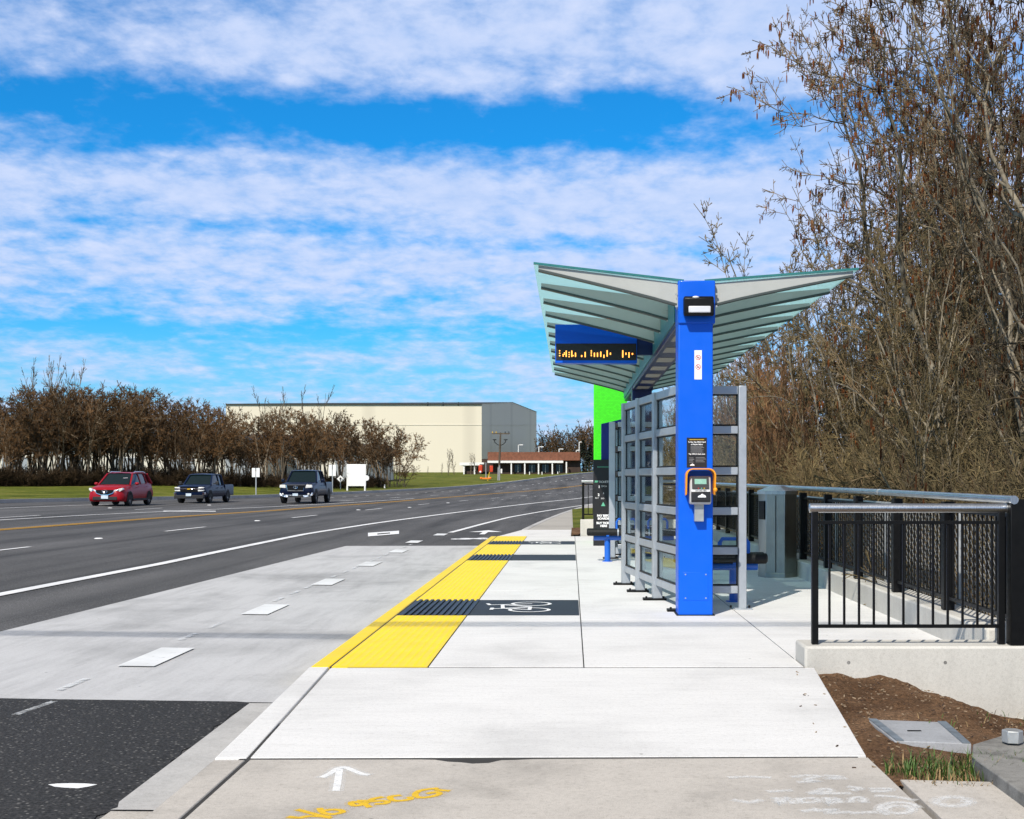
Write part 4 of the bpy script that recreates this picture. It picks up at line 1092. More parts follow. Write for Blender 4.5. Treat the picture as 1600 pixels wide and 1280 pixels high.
fn = thing('platform_fence', 'long black picket fence with stainless top rail on the low wall', 'fence', (3.5, 20, .245))
Xf = 3.46
L_(MB().tube([(Xf - .03, 9.9, 1.285), (Xf - .03, 14.2, 1.30)], .034, 14), 'handrail', M['rail'], fn)
L_(MB().tube([(Xf - .03, 14.22, 1.30), (Xf - .03, 33, 1.33)], .034, 14), 'handrail', M['rail'], fn)
L_(MB().cyl((Xf - .03, 14.19, 1.30), (Xf - .03, 14.24, 1.30), .037, 14), 'rail_sleeve', M['galv'], fn)
for k in range(13):
    y = 9.92 + 1.83 * k if k else 9.96
    big = k == 0
    s = .055 if big else .05
    p = L_(MB().box(Xf - s, Xf + s, y - s, y + s, .25 if not big else .16, 1.24 if not big else 1.29), 'post', M['black'], fn, bevel=.005)
    L_(MB().box(Xf - .12, Xf + .10, y - .09, y + .09, .246 if not big else .157, .262 if not big else .175), 'base_plate', M['black'], p, bevel=.003)
    b = MB()
    for dx, dy in ((-.10, -.06), (-.10, .06)): b.cyl((Xf + dx, y + dy, .25), (Xf + dx, y + dy, .285), .010, 6)
    L_(b, 'anchor_bolt', M['galv'], p)
    if k < 12:
        L_(MB().bar((Xf, y + s, 1.16), (Xf, y + 1.78, 1.16), .035, .03), 'upper_rail', M['black'], fn)
        L_(MB().bar((Xf, y + s, .36), (Xf, y + 1.78, .36), .035, .03), 'lower_rail', M['black'], fn)
        b = MB()
        for i in range(1, 16):
            yy = y + i * 1.83 / 16; b.box(Xf - .006, Xf + .006, yy - .006, yy + .006, .37, 1.15)
        L_(b, 'picket_infill', M['black'], fn)
ck = thing('chain_link_fence', 'rusty chain link fence standing just behind the black pickets', 'fence', (3.8, 20, 0))
b = MB(); Xk = 3.80
for i in range(210):
    y = 9.6 + i * .085
    for sgn in (1, -1):
        y2 = y + sgn * 1.25
        b.bar((Xk + .004 * sgn, y, -.10), (Xk + .004 * sgn, y2, 1.15), .0035, .0035)
L_(b, 'wire_mesh', M['galv'], ck)
L_(MB().cyl((Xk, 9.2, 1.15), (Xk, 30, 1.15), .02, 8), 'top_rail', M['galv'], ck)
for k in range(8): L_(MB().cyl((Xk, 9.6 + 2.9 * k, -.8), (Xk, 9.6 + 2.9 * k, 1.17), .028, 8), 'post', M['galv'], ck)

fr = thing('far_railing', 'small black railing with pale top bar on the far planter wall', 'railing', (1.2, 32.4, .42))
Yr = 32.4
L_(MB().cyl((.27, Yr, 1.38), (3.2, Yr, 1.38), .04, 12), 'handrail', M['rail'], fr)
for x in (.31, 1.2, 2.1, 3.0):
    p = L_(MB().box(x - .03, x + .03, Yr - .03, Yr + .03, .42, 1.35), 'post', M['black'], fr)
    L_(MB().box(x - .06, x + .12, Yr - .08, Yr + .08, .42, .435), 'base_plate', M['black'], p)
for k in range(13): L_(MB().box(.43 + k * .12, .45 + k * .12, Yr - .01, Yr + .01, .55, 1.3), 'picket', M['black'], fr)
L_(MB().box(.34, 2.97, Yr - .02, Yr + .02, 1.29, 1.32).box(.34, 2.97, Yr - .02, Yr + .02, .53, .56), 'cross_rail', M['black'], fr)

# ------------------------------------------------------------------ utility lid, pole footing with anchor bolts, weeds
ul = thing('utility_box', 'flat grey utility box lid set in the bark bed', 'utility lid', (2.05, 7.0, -.02))
gp = [(1355, 1124), (1480, 1128.5), (1518, 1162), (1398, 1157.5)]
q = [((px - PX) / F * Y, Y) for (px, py) in gp for Y in [(EYE + .035) * F / (py - PY)]]
L_(MB().slab(q, -.16, -.035), 'lid', M['lid'], ul, bevel=.006)
def bar4(f0, f1, z):
    top0 = [lerp(q[0][i], q[1][i], f0) for i in (0, 1)]; top1 = [lerp(q[0][i], q[1][i], f1) for i in (0, 1)]
    bt0 = [lerp(q[3][i], q[2][i], f0) for i in (0, 1)]; bt1 = [lerp(q[3][i], q[2][i], f1) for i in (0, 1)]
    return MB().slab([top0, top1, bt1, bt0], -.035, z - .035)
L_(bar4(.015, .12, .006), 'hinge_bar', M['lid_bar'], ul); L_(bar4(.88, .985, .006), 'hinge_bar', M['lid_bar'], ul)
L_(MB().box(1.98, 2.06, 7.52, 7.54, -.035, -.031), 'lift_slot', M['black'], ul)

ft = thing('pole_footing', 'weathered concrete pole footing with a corner anchor bolt', 'footing', (2.4, 6.2, 0))
poly = [(2.02, 6.45), (2.01, 5.0), (3.1, 5.0), (3.1, 6.98), (2.35, 6.98), (2.12, 6.75)]
L_(MB().slab(poly, -.4, .05), 'block', M['block'], ft, bevel=.007)
bx, by = X_(1582, 6.75), 6.75
bt = L_(MB().cyl((bx, by, .06), (bx, by, .125), .055, 6), 'anchor_nut', M['galv'], ft, bevel=.004)
L_(MB().cyl((bx, by, .125), (bx, by, .15), .031, 14), 'stud', M['galv'], bt)
L_(MB().cyl((bx, by, .05), (bx, by, .062), .075, 20), 'washer', M['galv'], bt)
def tuft(cx, cy, n, r, h, seed, dry=.15, z=-.04):
    rs = random.Random(seed); b = MB()
    for _ in range(n):
        a = rs.uniform(0, 6.28); q = r * math.sqrt(rs.random()); x, y = cx + q * math.cos(a), cy + q * math.sin(a) * .6
        hh = h * rs.uniform(.4, 1.1); le = rs.uniform(.2, 1.0) * hh; b2 = rs.uniform(0, 6.28); w = rs.uniform(.002, .0045)
        dx, dy = math.cos(b2), math.sin(b2); px, py = -dy * w, dx * w
        m = 1 if rs.random() < dry else 0
        b.add([(x - px, y - py, z), (x + px, y + py, z), (x + dx * le * .35 + px * .8, y + dy * le * .35 + py * .8, z + hh * .65), (x + dx * le * .35 - px * .8, y + dy * le * .35 - py * .8, z + hh * .65), (x + dx * le, y + dy * le, z + hh)],
              [(0, 1, 2, 3), (3, 2, 4)], m)
    return b.build('grass_tuft', [M['blade'], M['blade_dry']])
tag(tuft(1.93, 6.42, 520, .36, .11, 1), 'weedy green grass growing below the utility lid', 'grass', kind='stuff')
tag(tuft(1.88, 6.22, 160, .26, .07, 2, .9), 'dead brown grass along the edge of the spray-ringed slab', 'grass', kind='stuff')
tag(tuft(1.86, 4.95, 420, .22, .10, 3, .35, -.01), 'grass growing at the front corner of the pole footing', 'grass', kind='stuff')

tag(tuft(2.6, 7.9, 60, .5, .05, 4, .5, -.06), 'a few thin weeds sprouting from the bark bed behind the utility box', 'weeds', kind='stuff')
# overhead cables that throw the thin shadow bands over bay and platform
for k in range(5):
    pts = [(x, 3.40 + .085 * k - .010 * x, 9.6 + .0010 * (x + 8) ** 2) for x in np.linspace(-45, 28, 41)]
    tag(MB().tube(pts, .014, 6).build('overhead_wire', M['cable']), 'one of five parallel overhead wires strung across the road', 'wire', 'overhead wires')

# ------------------------------------------------------------------ vehicles (front faces -Y)
def xsec(y, w, zb, zm, zt, wt, crown=.02, tuck=.93):
    """closed body section at station y"""
    h = [(w * tuck, zb), (w * .985, zb + .10), (w, lerp(zb, zm, .55)), (w * .985, zm), (wt, zt - .03), (wt * .93, zt), (wt * .5, zt + crown)]
    return [(x, y, z) for x, z in h] + [(0, y, zt + crown * 1.2)] + [(-x, y, z) for x, z in h[::-1]]
def wheel(par, x, y, r, w, side, sx):
    b = MB()
    prof = [(r * .62, -w / 2), (r * .93, -w / 2), (r, -w / 2 + .03), (r, w / 2 - .03), (r * .93, w / 2), (r * .62, w / 2)]
    n = 22; secs = [[(x + d, y + q * math.cos(t), r + q * math.sin(t)) for q, d in prof] for t in np.linspace(0, 2 * math.pi, n + 1)]
    b.loft(secs, caps=False, closed=True)
    wh = b.build('wheel', M['tyre'], par)
    rb = MB(); xo = x + side * (w / 2 - .035)
    for k in range(5):
        t = 2 * math.pi * k / 5 + .3
        rb.bar((xo, y, r), (xo, y + r * .62 * math.cos(t), r + r * .62 * math.sin(t)), .02, r * .24, up=(side, 0, 0)) if False else rb.bar((xo, y, r), (xo, y + r * .62 * math.cos(t), r + r * .62 * math.sin(t)), r * .24, .02, up=(1, 0, 0))
    rb.cyl((xo - side * .05, y, r), (xo + side * .012, y, r), r * .17, 10)
    for i in range(22):
        t0, t1 = 2 * math.pi * i / 22, 2 * math.pi * (i + 1) / 22
        rb.bar((xo, y + r * .62 * math.cos(t0), r + r * .62 * math.sin(t0)), (xo, y + r * .62 * math.cos(t1), r + r * .62 * math.sin(t1)), .05, .035, up=(1, 0, 0))
    rb.build('rim', M['rim'], wh)
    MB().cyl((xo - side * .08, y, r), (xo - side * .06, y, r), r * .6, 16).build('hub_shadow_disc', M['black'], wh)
    return wh
def arch_(par, x, y, r, side):
    """dark wheel opening lip"""
    n = 16; v = []
    for i in range(n + 1):
        t = math.pi * (-.06 + 1.12 * i / n)
        for q in (.0, 1.13, 1.20): v.append((x + side * (.012 if q else .012), y + r * q * math.cos(t), r + r * q * math.sin(t) - .02))
    b = MB(); b.add(v, [(3 * i, 3 * i + 1, 3 * i + 4, 3 * i + 3) for i in range(n)], 0); b.add(v, [(3 * i + 1, 3 * i + 2, 3 * i + 5, 3 * i + 4) for i in range(n)], 1)
    b.build('wheel_opening', [M['black'], M['plastic']], par)
def greenhouse(par, paint, st, pillars, roof_in=.92):
    """st: stations (y, half width belt, z belt, half width roof, z roof)"""
    secs = [[(wb, y, zb), (lerp(wb, wr, .55), y, lerp(zb, zr, .6)), (wr, y, zr - .02), (wr * .8, y, zr), (-wr * .8, y, zr), (-wr, y, zr - .02), (-lerp(wb, wr, .55), y, lerp(zb, zr, .6)), (-wb, y, zb)] for y, wb, zb, wr, zr in st]
    return MB().loft(secs).build('windows', M['tint'], par, ang=25)

def grille_mesh(par, x0, x1, z0, z1, y, rows, mat=None):
    b = MB(); b.box(x0, x1, y, y + .03, z0, z1)
    for i in range(rows): zz = lerp(z0, z1, (i + .5) / rows); b.box(x0 + .02, x1 - .02, y - .012, y + .01, zz - .008, zz + .008)
    return b.build('grille', mat or M['plastic'], par)

def suv(X, Y, Zg_, rz):
    t = thing('sport_utility_car', 'red sport utility car with alloy wheels and a curved chrome grille line', 'car', (X, Y, Zg_), rz)
    P = M['car_red']
    L = [(-2.26, .62, .34, .55, .74, .58), (-2.18, .80, .24, .56, .80, .70), (-1.95, .90, .22, .58, .92, .78), (-1.5, .92, .22, .62, .99, .80), (-.95, .92, .22, .66, 1.05, .82), (-.3, .92, .24, .70, 1.07, .84),
         (.6, .92, .24, .72, 1.10, .84), (1.3, .92, .25, .72, 1.13, .82), (1.9, .90, .30, .72, 1.15, .78), (2.2, .82, .38, .72, 1.10, .72), (2.27, .70, .45, .70, .95, .62)]
    MB().loft([xsec(*a) for a in L]).build('body', P, t, ang=62)
    g = greenhouse(t, P, [(-1.02, .76, 1.02, .70, 1.06), (-.25, .80, 1.06, .60, 1.60), (.25, .81, 1.08, .62, 1.645), (1.2, .80, 1.11, .62, 1.64), (1.75, .76, 1.13, .58, 1.58), (2.12, .70, 1.10, .56, 1.16)], None)
    rf = MB().loft([[( .62, y, z), (.5, y, z + .035), (0, y, z + .05), (-.5, y, z + .035), (-.62, y, z)] for y, z in ((-.27, 1.585), (.25, 1.632), (1.2, 1.628), (1.88, 1.575))], closed=False, caps=False).build('roof', P, t)
    for s in (-1, 1):
        b = MB()
        b.tube([(s * .80, -1.05, 1.02), (s * .63, -.27, 1.59)], .042, 8); b.tube([(s * .815, .36, 1.08), (s * .64, .34, 1.62)], .04, 8)
        b.tube([(s * .81, 1.25, 1.11), (s * .63, 1.2, 1.62)], .045, 8); b.tube([(s * .74, 2.12, 1.10), (s * .60, 1.80, 1.57)], .085, 8); b.tube([(s * .63, -.27, 1.59), (s * .645, .3, 1.635), (s * .645, 1.2, 1.63), (s * .60, 1.85, 1.57)], .035, 8)
        b.build('pillar', P, t)
        m = MB().ball((s * 1.02, -.72, 1.10), .11, .075, .075).build('mirror', P, t)
        MB().bar((s * .84, -.72, 1.05), (s * .98, -.72, 1.08), .05, .04).build('mirror_arm', M['plastic'], m)
        MB().tube([(s * .60, -.05, 1.66), (s * .60, .2, 1.70), (s * .60, 1.3, 1.70), (s * .60, 1.6, 1.65)], .018, 6).build('roof_rail', M['chrome'], t)
        h = MB().prism([(s * .42, .78), (s * .82, .90), (s * .84, .80), (s * .70, .70), (s * .46, .70)], lambda a, c, q: (a, q + abs(a) * .32, c), -2.42, -2.2).build('headlight', M['lamp'], t, bevel=.02)
        MB().ball((s * .60, -2.22, .775), .07, .03, .055).build('lens', M['chrome'], h)
        MB().ball((s * .70, -2.16, .46), .06, .05, .05).build('fog_light', M['lamp'], t)
        MB().box(s * .925 - .01, s * .925 + .01, -1.0, 1.1, .26, .36).build('sill', M['plastic'], t)
        for yy in (-.3, .9):
            MB().box(s * .915 - .012, s * .915 + .012, yy, yy + .18, .93, .96).build('door_handle', P, t)
        for y in (-1.38, 1.33):
            arch_(t, s * .918, y, .345, s); wheel(t, s * .82, y, .345, .22, s, 1)
    b = MB().prism([(-.44, .80), (.44, .80), (.38, .64), (.16, .56), (-.16, .56), (-.38, .64)], lambda a, c, q: (a, q, c), -2.29, -2.18)
    gr = b.build('grille', M['black'], t)
    MB().tube([(-.48, -2.24, .80), (-.40, -2.29, .64), (-.17, -2.31, .555), (.17, -2.31, .555), (.40, -2.29, .64), (.48, -2.24, .80)], .022, 6).build('grille_trim', M['chrome'], gr)
    e = MB().tube([(-.13, -2.31, .75), (-.06, -2.315, .71), (0, -2.315, .68), (.06, -2.315, .71), (.13, -2.31, .75)], .013, 5)
    e.tube([(.13 * math.cos(q), -2.305, .715 + .075 * math.sin(q)) for q in np.linspace(0, 6.28, 14)], .012, 5).build('emblem', M['chrome'], gr)
    MB().box(-.60, .60, -2.285, -2.15, .30, .47).build('lower_intake', M['plastic'], t, bevel=.02)
    MB().box(-.17, .17, -2.315, -2.29, .37, .53).build('number_plate', M['plate'], t)
    MB().bar((.30, -.62, 1.36), (.52, -.60, 1.37), .01, .07, up=(0, -.7, .7)).build('windscreen_sticker', M['ink'], t)
    for s in (-1, 1): MB().box(s * .05, s * .62, -1.08, -1.04, 1.055, 1.07).build('wiper', M['black'], t)
    return t

def pickup(name, label, X, Y, Zg_, rz, paint, big):
    t = thing(name, label, 'pickup truck', (X, Y, Zg_), rz)
    P = paint; k = 1.0 if big else .86
    W = .98 * (1 if big else .9); H = 1.88 if big else 1.60; hood = 1.18 if big else 1.0; belt = 1.22 if big else 1.02; zb = .42 if big else .34; r = .40 if big else .345
    Lh = 2.9 * (1 if big else .91)
    L = [(-Lh, W * .78, zb + .12, .7 * k, hood - .22, W * .72), (-Lh + .1, W * .95, zb, .72 * k, hood - .10, W * .86), (-Lh + .4, W, zb, .78 * k, hood - .03, W * .88), (-Lh + .9, W, zb, .82 * k, hood, W * .88), (-1.25, W, zb, .86 * k, hood + .03, W * .9),
         (-.9, W, zb, .9 * k, belt, W * .92), (.9, W, zb, .9 * k, belt, W * .92), (.98, W, zb, .9 * k, belt - .01, W * .92)]
    MB().loft([xsec(*a) for a in L]).build('body', P, t, ang=62)
    # cargo bed: two sides, front wall, tailgate, floor
    b = MB(); y0, y1 = 1.02, Lh
    for s in (-1, 1): b.prism([(s * W, zb + .05), (s * W * 1.0, belt - .10), (s * W * .96, belt), (s * W * .84, belt), (s * W * .84, zb + .05)], lambda a, c, q: (a, q, c), y0, y1)
    b.box(-W * .84, W * .84, y0, y0 + .05, zb + .05, belt - .01); b.box(-W * .84, W * .84, y0, y1 - .07, zb + .1, zb + .2)
    b.build('cargo_bed', P, t, bevel=.015)
    MB().box(-W * .83, W * .83, y1 - .06, y1 + .01, zb + .15, belt - .01).build('tailgate', P, t, bevel=.01)
    yr = .85
    greenhouse(t, P, [(-1.28, W * .86, belt - .06, W * .84, belt - .02), (-.62, W * .88, belt - .03, W * .70, H - .05), (-.2, W * .89, belt - .03, W * .73, H), (yr - .25, W * .89, belt - .03, W * .73, H - .01), (yr, W * .87, belt - .03, W * .72, H - .06)], None)
    MB().loft([[(W * .74, y, z), (W * .6, y, z + .04), (0, y, z + .055), (-W * .6, y, z + .04), (-W * .74, y, z)] for y, z in ((-.66, H - .05), (-.2, H), (yr - .25, H - .005), (yr + .03, H - .06))], closed=False, caps=False).build('roof', P, t)
    for s in (-1, 1):
        b = MB()
        b.tube([(s * W * .88, -1.30, belt - .03), (s * W * .72, -.64, H - .04)], .045, 8); b.tube([(s * W * .90, .12, belt - .03), (s * W * .745, .10, H - .01)], .05, 8)
        b.tube([(s * W * .89, .86, belt - .03), (s * W * .74, .80, H - .04)], .08, 8); b.tube([(s * W * .72, -.64, H - .04), (s * W * .75, -.2, H - .005), (s * W * .75, .6, H - .01), (s * W * .73, .84, H - .05)], .035, 8)
        b.build('pillar', P, t)
        m = MB().box(s * (W + .16) - .09, s * (W + .16) + .09, -1.05, -.93, belt + .0, belt + .19).build('mirror', P if big else M['plastic'], t, bevel=.03)
        MB().bar((s * W * .92, -.98, belt + .05), (s * (W + .1), -.98, belt + .08), .05, .05).build('mirror_arm', M['plastic'], m)
        z0, z1 = (hood - .30, hood - .10) if big else (hood - .19, hood - .10)
        h = MB().prism([(s * W * .56, z0), (s * W * .60, z1), (s * W * .92, z1 - .01), (s * W * .94, z0 + .03)], lambda a, c, q: (a, q + abs(a) * .12, c), -Lh - .10, -Lh + .08).build('headlight', M['lamp'], t, bevel=.02)
        if not big:
            MB().prism([(s * W * .56, z0 - .16), (s * W * .56, z0 - .05), (s * W * .92, z0 - .05), (s * W * .92, z0 - .14)], lambda a, c, q: (a, q + abs(a) * .12, c), -Lh - .10, -Lh + .08).build('headlight', M['lamp'], t, bevel=.02)
        else:
            MB().ball((s * W * .74, -Lh - .03, zb + .12), .07, .05, .06).build('fog_light', M['lamp'], t)
        for yy in (-.5, .35): MB().box(s * W - .015, s * W + .015, yy, yy + .2, belt - .20, belt - .16).build('door_handle', M['plastic'], t)
        MB().box(s * W * .995 - .008, s * W * .995 + .012, -1.2, .95, .74 * k, .78 * k).build('side_moulding', M['chrome'] if big else M['plastic'], t)
        for y in (-Lh + .98, Lh - 1.12):
            arch_(t, s * W * .995, y, r, s); wheel(t, s * (W - .11), y, r, .25, s, 1)
    yf = -Lh - .02
    if big:
        gr = MB().prism([(-.50, hood - .14), (.50, hood - .14), (.42, hood - .42), (-.42, hood - .42)], lambda a, c, q: (a, q, c), yf - .01, yf + .1).build('grille', M['black'], t)
        MB().tube([(-.53, yf - .02, hood - .12), (.53, yf - .02, hood - .12), (.44, yf - .03, hood - .45), (-.44, yf - .03, hood - .45), (-.53, yf - .02, hood - .12)], .034, 6).build('grille_trim', M['chrome'], gr)
        e = MB().tube([(.11 * math.cos(q), yf - .04, hood - .25 + .07 * math.sin(q)) for q in np.linspace(0, 6.28, 14)], .018, 5)
        e.tube([(0, yf - .04, hood - .19), (0, yf - .04, hood - .35)], .02, 5).build('emblem', M['chrome'], gr)
        bp = MB().prism([(-W * .96, zb + .22), (W * .96, zb + .22), (W * .96, zb + .04), (W * .6, zb - .06), (-W * .6, zb - .06), (-W * .96, zb + .04)], lambda a, c, q: (a, q + .18 * (a / W) ** 2, c), yf - .08, yf + .14).build('bumper', M['chrome'], t, bevel=.03)
        MB().box(-.42, .42, yf - .09, yf, zb - .04, zb + .06).build('bumper_intake', M['plastic'], bp)
        MB().box(-.15, .15, yf - .105, yf - .085, zb + .03, zb + .17).build('number_plate', M['plate'], t)
    else:
        gr = MB().box(-W * .54, W * .54, yf - .02, yf + .1, hood - .36, hood - .10).build('grille', M['black'], t)
        MB().box(-W * .92, W * .92, yf - .035, yf + .08, hood - .235, hood - .185).build('grille_trim', M['chrome'], gr, bevel=.01)
        MB().box(-.09, .09, yf - .05, yf - .03, hood - .235, hood - .185).build('emblem', M['gold'], gr)
        bp = MB().prism([(-W * .98, zb + .26), (W * .98, zb + .26), (W * .98, zb + .12), (-W * .98, zb + .12)], lambda a, c, q: (a, q + .14 * (a / W) ** 2, c), yf - .08, yf + .14).build('bumper', M['chrome'], t, bevel=.02)
        MB().box(-W * .93, W * .93, yf - .05, yf + .2, zb - .08, zb + .115).build('valance', M['plastic'], t, bevel=.02)
        MB().box(-.15, .15, yf - .105, yf - .085, zb + .06, zb + .21).build('number_plate', M['plate'], t)
    return t
def park(px, py):
    x, y = ground(px, py); return x, y, Zr(x, y)
x, y, z = park(170, 791); suv(x - .02, y + 1.9, z, R(-1.0))
x, y, z = park(303, 786.5); pickup('pickup_truck', 'small dark blue pickup truck with a chrome bumper behind the red car', x - .1, y + 2.4, z, R(-2), M['car_blue'], False)
x, y, z = park(464, 787.3); pickup('pickup_truck', 'big navy pickup truck with a chrome framed grille, nearest the white board', x - .05, y + 2.8, z, R(0), M['car_navy'], True)

# ------------------------------------------------------------------ signs and posts on the lawn
def lawn_at(px, Y): x = X_(px, Y); return x, Y, Zl(x, Y)
def post_sign(px, Y, label, top, w, h, split):
    x, y, z = lawn_at(px, Y); t = thing('road_sign', label, 'road sign', (x, y, z))
    MB().box(-.035, .035, -.035, .035, -.3, top - h * .5).build('post', M['galv'], t)
    if split:
        for s in (-1, 1): MB().box(s * w * .27 - w * .22, s * w * .27 + w * .22, -.06, -.04, top - h, top).build('sign_plate', M['sign'], t, bevel=.01)
    else: MB().box(-w / 2, w / 2, -.06, -.04, top - h, top).build('sign_plate', M['sign'], t, bevel=.01)
    return t
post_sign(400, 90, 'twin white sign plates on a thin post between the two pickups', 1.90, .56, .64, True)
post_sign(519.5, 108, 'twin white sign plates on a thin post beside the white board', 2.30, .62, .95, True)
x, y, z = lawn_at(532, 118); t = thing('road_sign', 'small diamond warning sign on a low post beside the white board', 'road sign', (x, y, z))
MB().box(-.03, .03, -.03, .03, -.2, .95).build('post', M['galv'], t)
MB().prism([(0, .65), (.33, .98), (0, 1.31), (-.33, .98)], lambda a, c, q: (a, q, c), -.05, -.03).build('sign_plate', M['sign'], t)
MB().prism([(0, .86), (.12, .98), (0, 1.10), (-.12, .98)], lambda a, c, q: (a, q, c), -.056, -.051).build('symbol', M['plastic'], t)
Yb = 115
x, y, z = lawn_at(557, Yb); t = thing('sign_board', 'big blank white board on two legs at the lawn edge', 'sign board', (x, y, z))
s = Yb / F
MB().box(-15.5 * s, 15 * s, -.04, .04, Z_(760, Yb) - z, Z_(725.5, Yb) - z).build('board', M['sign'], t, bevel=.06)
for q in (-14.2, 13.4): MB().box(q * s - .06, q * s + .06, .04, .14, -.3, Z_(732, Yb) - z).build('leg', M['sign'], t)
for q in (-14.2, 13.4): MB().box(q * s - .075, q * s + .045, -.06, .039, -.1, Z_(759, Yb) - z).build('leg_cover', M['sign'], t)
MB().cyl((15.5 * s, -.03, Z_(747, Yb) - z), (15.5 * s, .03, Z_(747, Yb) - z), 4.3 * s, 20).build('round_tab', M['sign'], t)
for px, lab in ((601, 'short white marker post on the lawn right of the white board'), (764, 'short white marker post near the hangar')):
    x, y, z = lawn_at(px, 128 if px < 700 else 190); t = thing('marker_post', lab, 'marker post', (x, y, z)); MB().cyl((0, 0, -.1), (0, 0, .34), .07, 10, .06).build('post', M['sign'], t); MB().cyl((0, 0, .34), (0, 0, .40), .065, 10, .02).build('cap', M['sign'], t)

# ------------------------------------------------------------------ hangar, warehouse and brick building
def hangar():
    t = thing('hangar', 'huge plain cream hangar with a grey shaded gable', 'hangar', (-23, 330, 3))
    o = t.location
    pts = [(-90, 334), (-23.0, 330), (-16.9, 367), (-10.8, 402), (-78, 412)]
    hs = [21.0, 20.8, 23.4, 22.4, 22.0]
    def wall(i, j, h0, h1, mat, name):
        a, c = pts[i], pts[j]; b = MB().add([(a[0], a[1], -1), (c[0], c[1], -1), (c[0], c[1], h1), (a[0], a[1], h0)], [(0, 1, 2, 3)]); ob = b.build(name, mat, t); ob.location = -o; return ob
    wall(0, 1, 21.0, 20.8, M['cream'], 'front_wall')
    ga = MB().add([(-23, 330, -1), (-16.9, 367, -1), (-10.8, 402, -1), (-10.8, 402, 22.4), (-16.9, 367, 23.4), (-23, 330, 20.8)], [(0, 1, 4, 5), (1, 2, 3, 4)]).build('gable_wall', M['cream2'], t); ga.location = -o
    wall(2, 4, 22.4, 22.0, M['cream2'], 'back_wall') if False else None
    bw = MB().add([(-10.8, 402, -1), (-78, 412, -1), (-78, 412, 22), (-10.8, 402, 22.4)], [(0, 1, 2, 3)]).build('back_wall', M['cream2'], t); bw.location = -o
    sw = MB().add([(-78, 412, -1), (-90, 334, -1), (-90, 334, 21), (-78, 412, 22)], [(0, 1, 2, 3)]).build('side_wall', M['cream2'], t); sw.location = -o
    rf = MB().add([(-90.3, 333.6, 21.0), (-22.8, 329.6, 20.8), (-16.7, 367, 23.4), (-84, 372, 23.4), (-10.5, 402.3, 22.4), (-78, 412.3, 22)], [(0, 1, 2, 3), (3, 2, 4, 5)]).build('roof', M['roofd'], t); rf.location = -o
    tr = MB().bar((-90, 333.7, 20.85), (-22.9, 329.7, 20.65), .3, .22).build('eaves_trim', M['roofd'], t); tr.location = -o
    for zz, mm in ((15.4, 'cream2'),):
        ln = MB().bar((-60, 332.1, zz), (-23.0, 329.9, zz - .1), .05, .10).bar((-22.95, 330, zz - .1), (-10.7, 402, zz + 3), .06, .10).build('panel_seam', M['cream2'], t); ln.location = -o
    dp = MB()
    for x in (-29, -33, -37): dp.box(x - .15, x + .15, 329.8 + (-23 - x) * .06, 330.4 + (-23 - x) * .06, 20.3, 21.2)
    d = dp.build('roof_vent', M['roofd'], t); d.location = -o
    return t
hangar()
def lowbox(name, label, cat, x0, x1, y, dep, z0, zt, roof_h, wallm, roofm, doors=0):
    t = thing(name, label, cat, ((x0 + x1) / 2, y, z0)); hw = (x1 - x0) / 2
    MB().box(-hw, hw, 0, dep, -1, zt - z0).build('wall', wallm, t)
    MB().prism([(-.6, zt - z0), (-.6, zt - z0 + roof_h * .5), (dep * .3, zt - z0 + roof_h), (dep * .7, zt - z0 + roof_h), (dep + .6, zt - z0 + roof_h * .4), (dep + .6, zt - z0)], lambda a, c, q: (q, a, c), -hw - .5, hw + .5).build('roof', roofm, t)
    for i in range(doors):
        x = lerp(-hw, hw, (i + .5) / doors); d = MB().box(x - 1.5, x + 1.5, -.06, .02, 0, 3.0).build('door', M['galv'], t); MB().box(x - 1.6, x + 1.6, -.08, .0, 3.02, 3.15).build('lintel', M['trim'], d)
    return t
lowbox('warehouse', 'long white warehouse with a dark roof hidden behind the bare trees', 'warehouse', -76, -36.2, 152, 30, .9, 5.1, 1.9, M['white_wall'], M['roofd'], 6)
lowbox('warehouse', 'smaller white warehouse with a dark roof between bare trees and hangar', 'warehouse', -35.5, -25.5, 160, 24, .9, 4.6, 1.4, M['white_wall'], M['roofd'], 2)
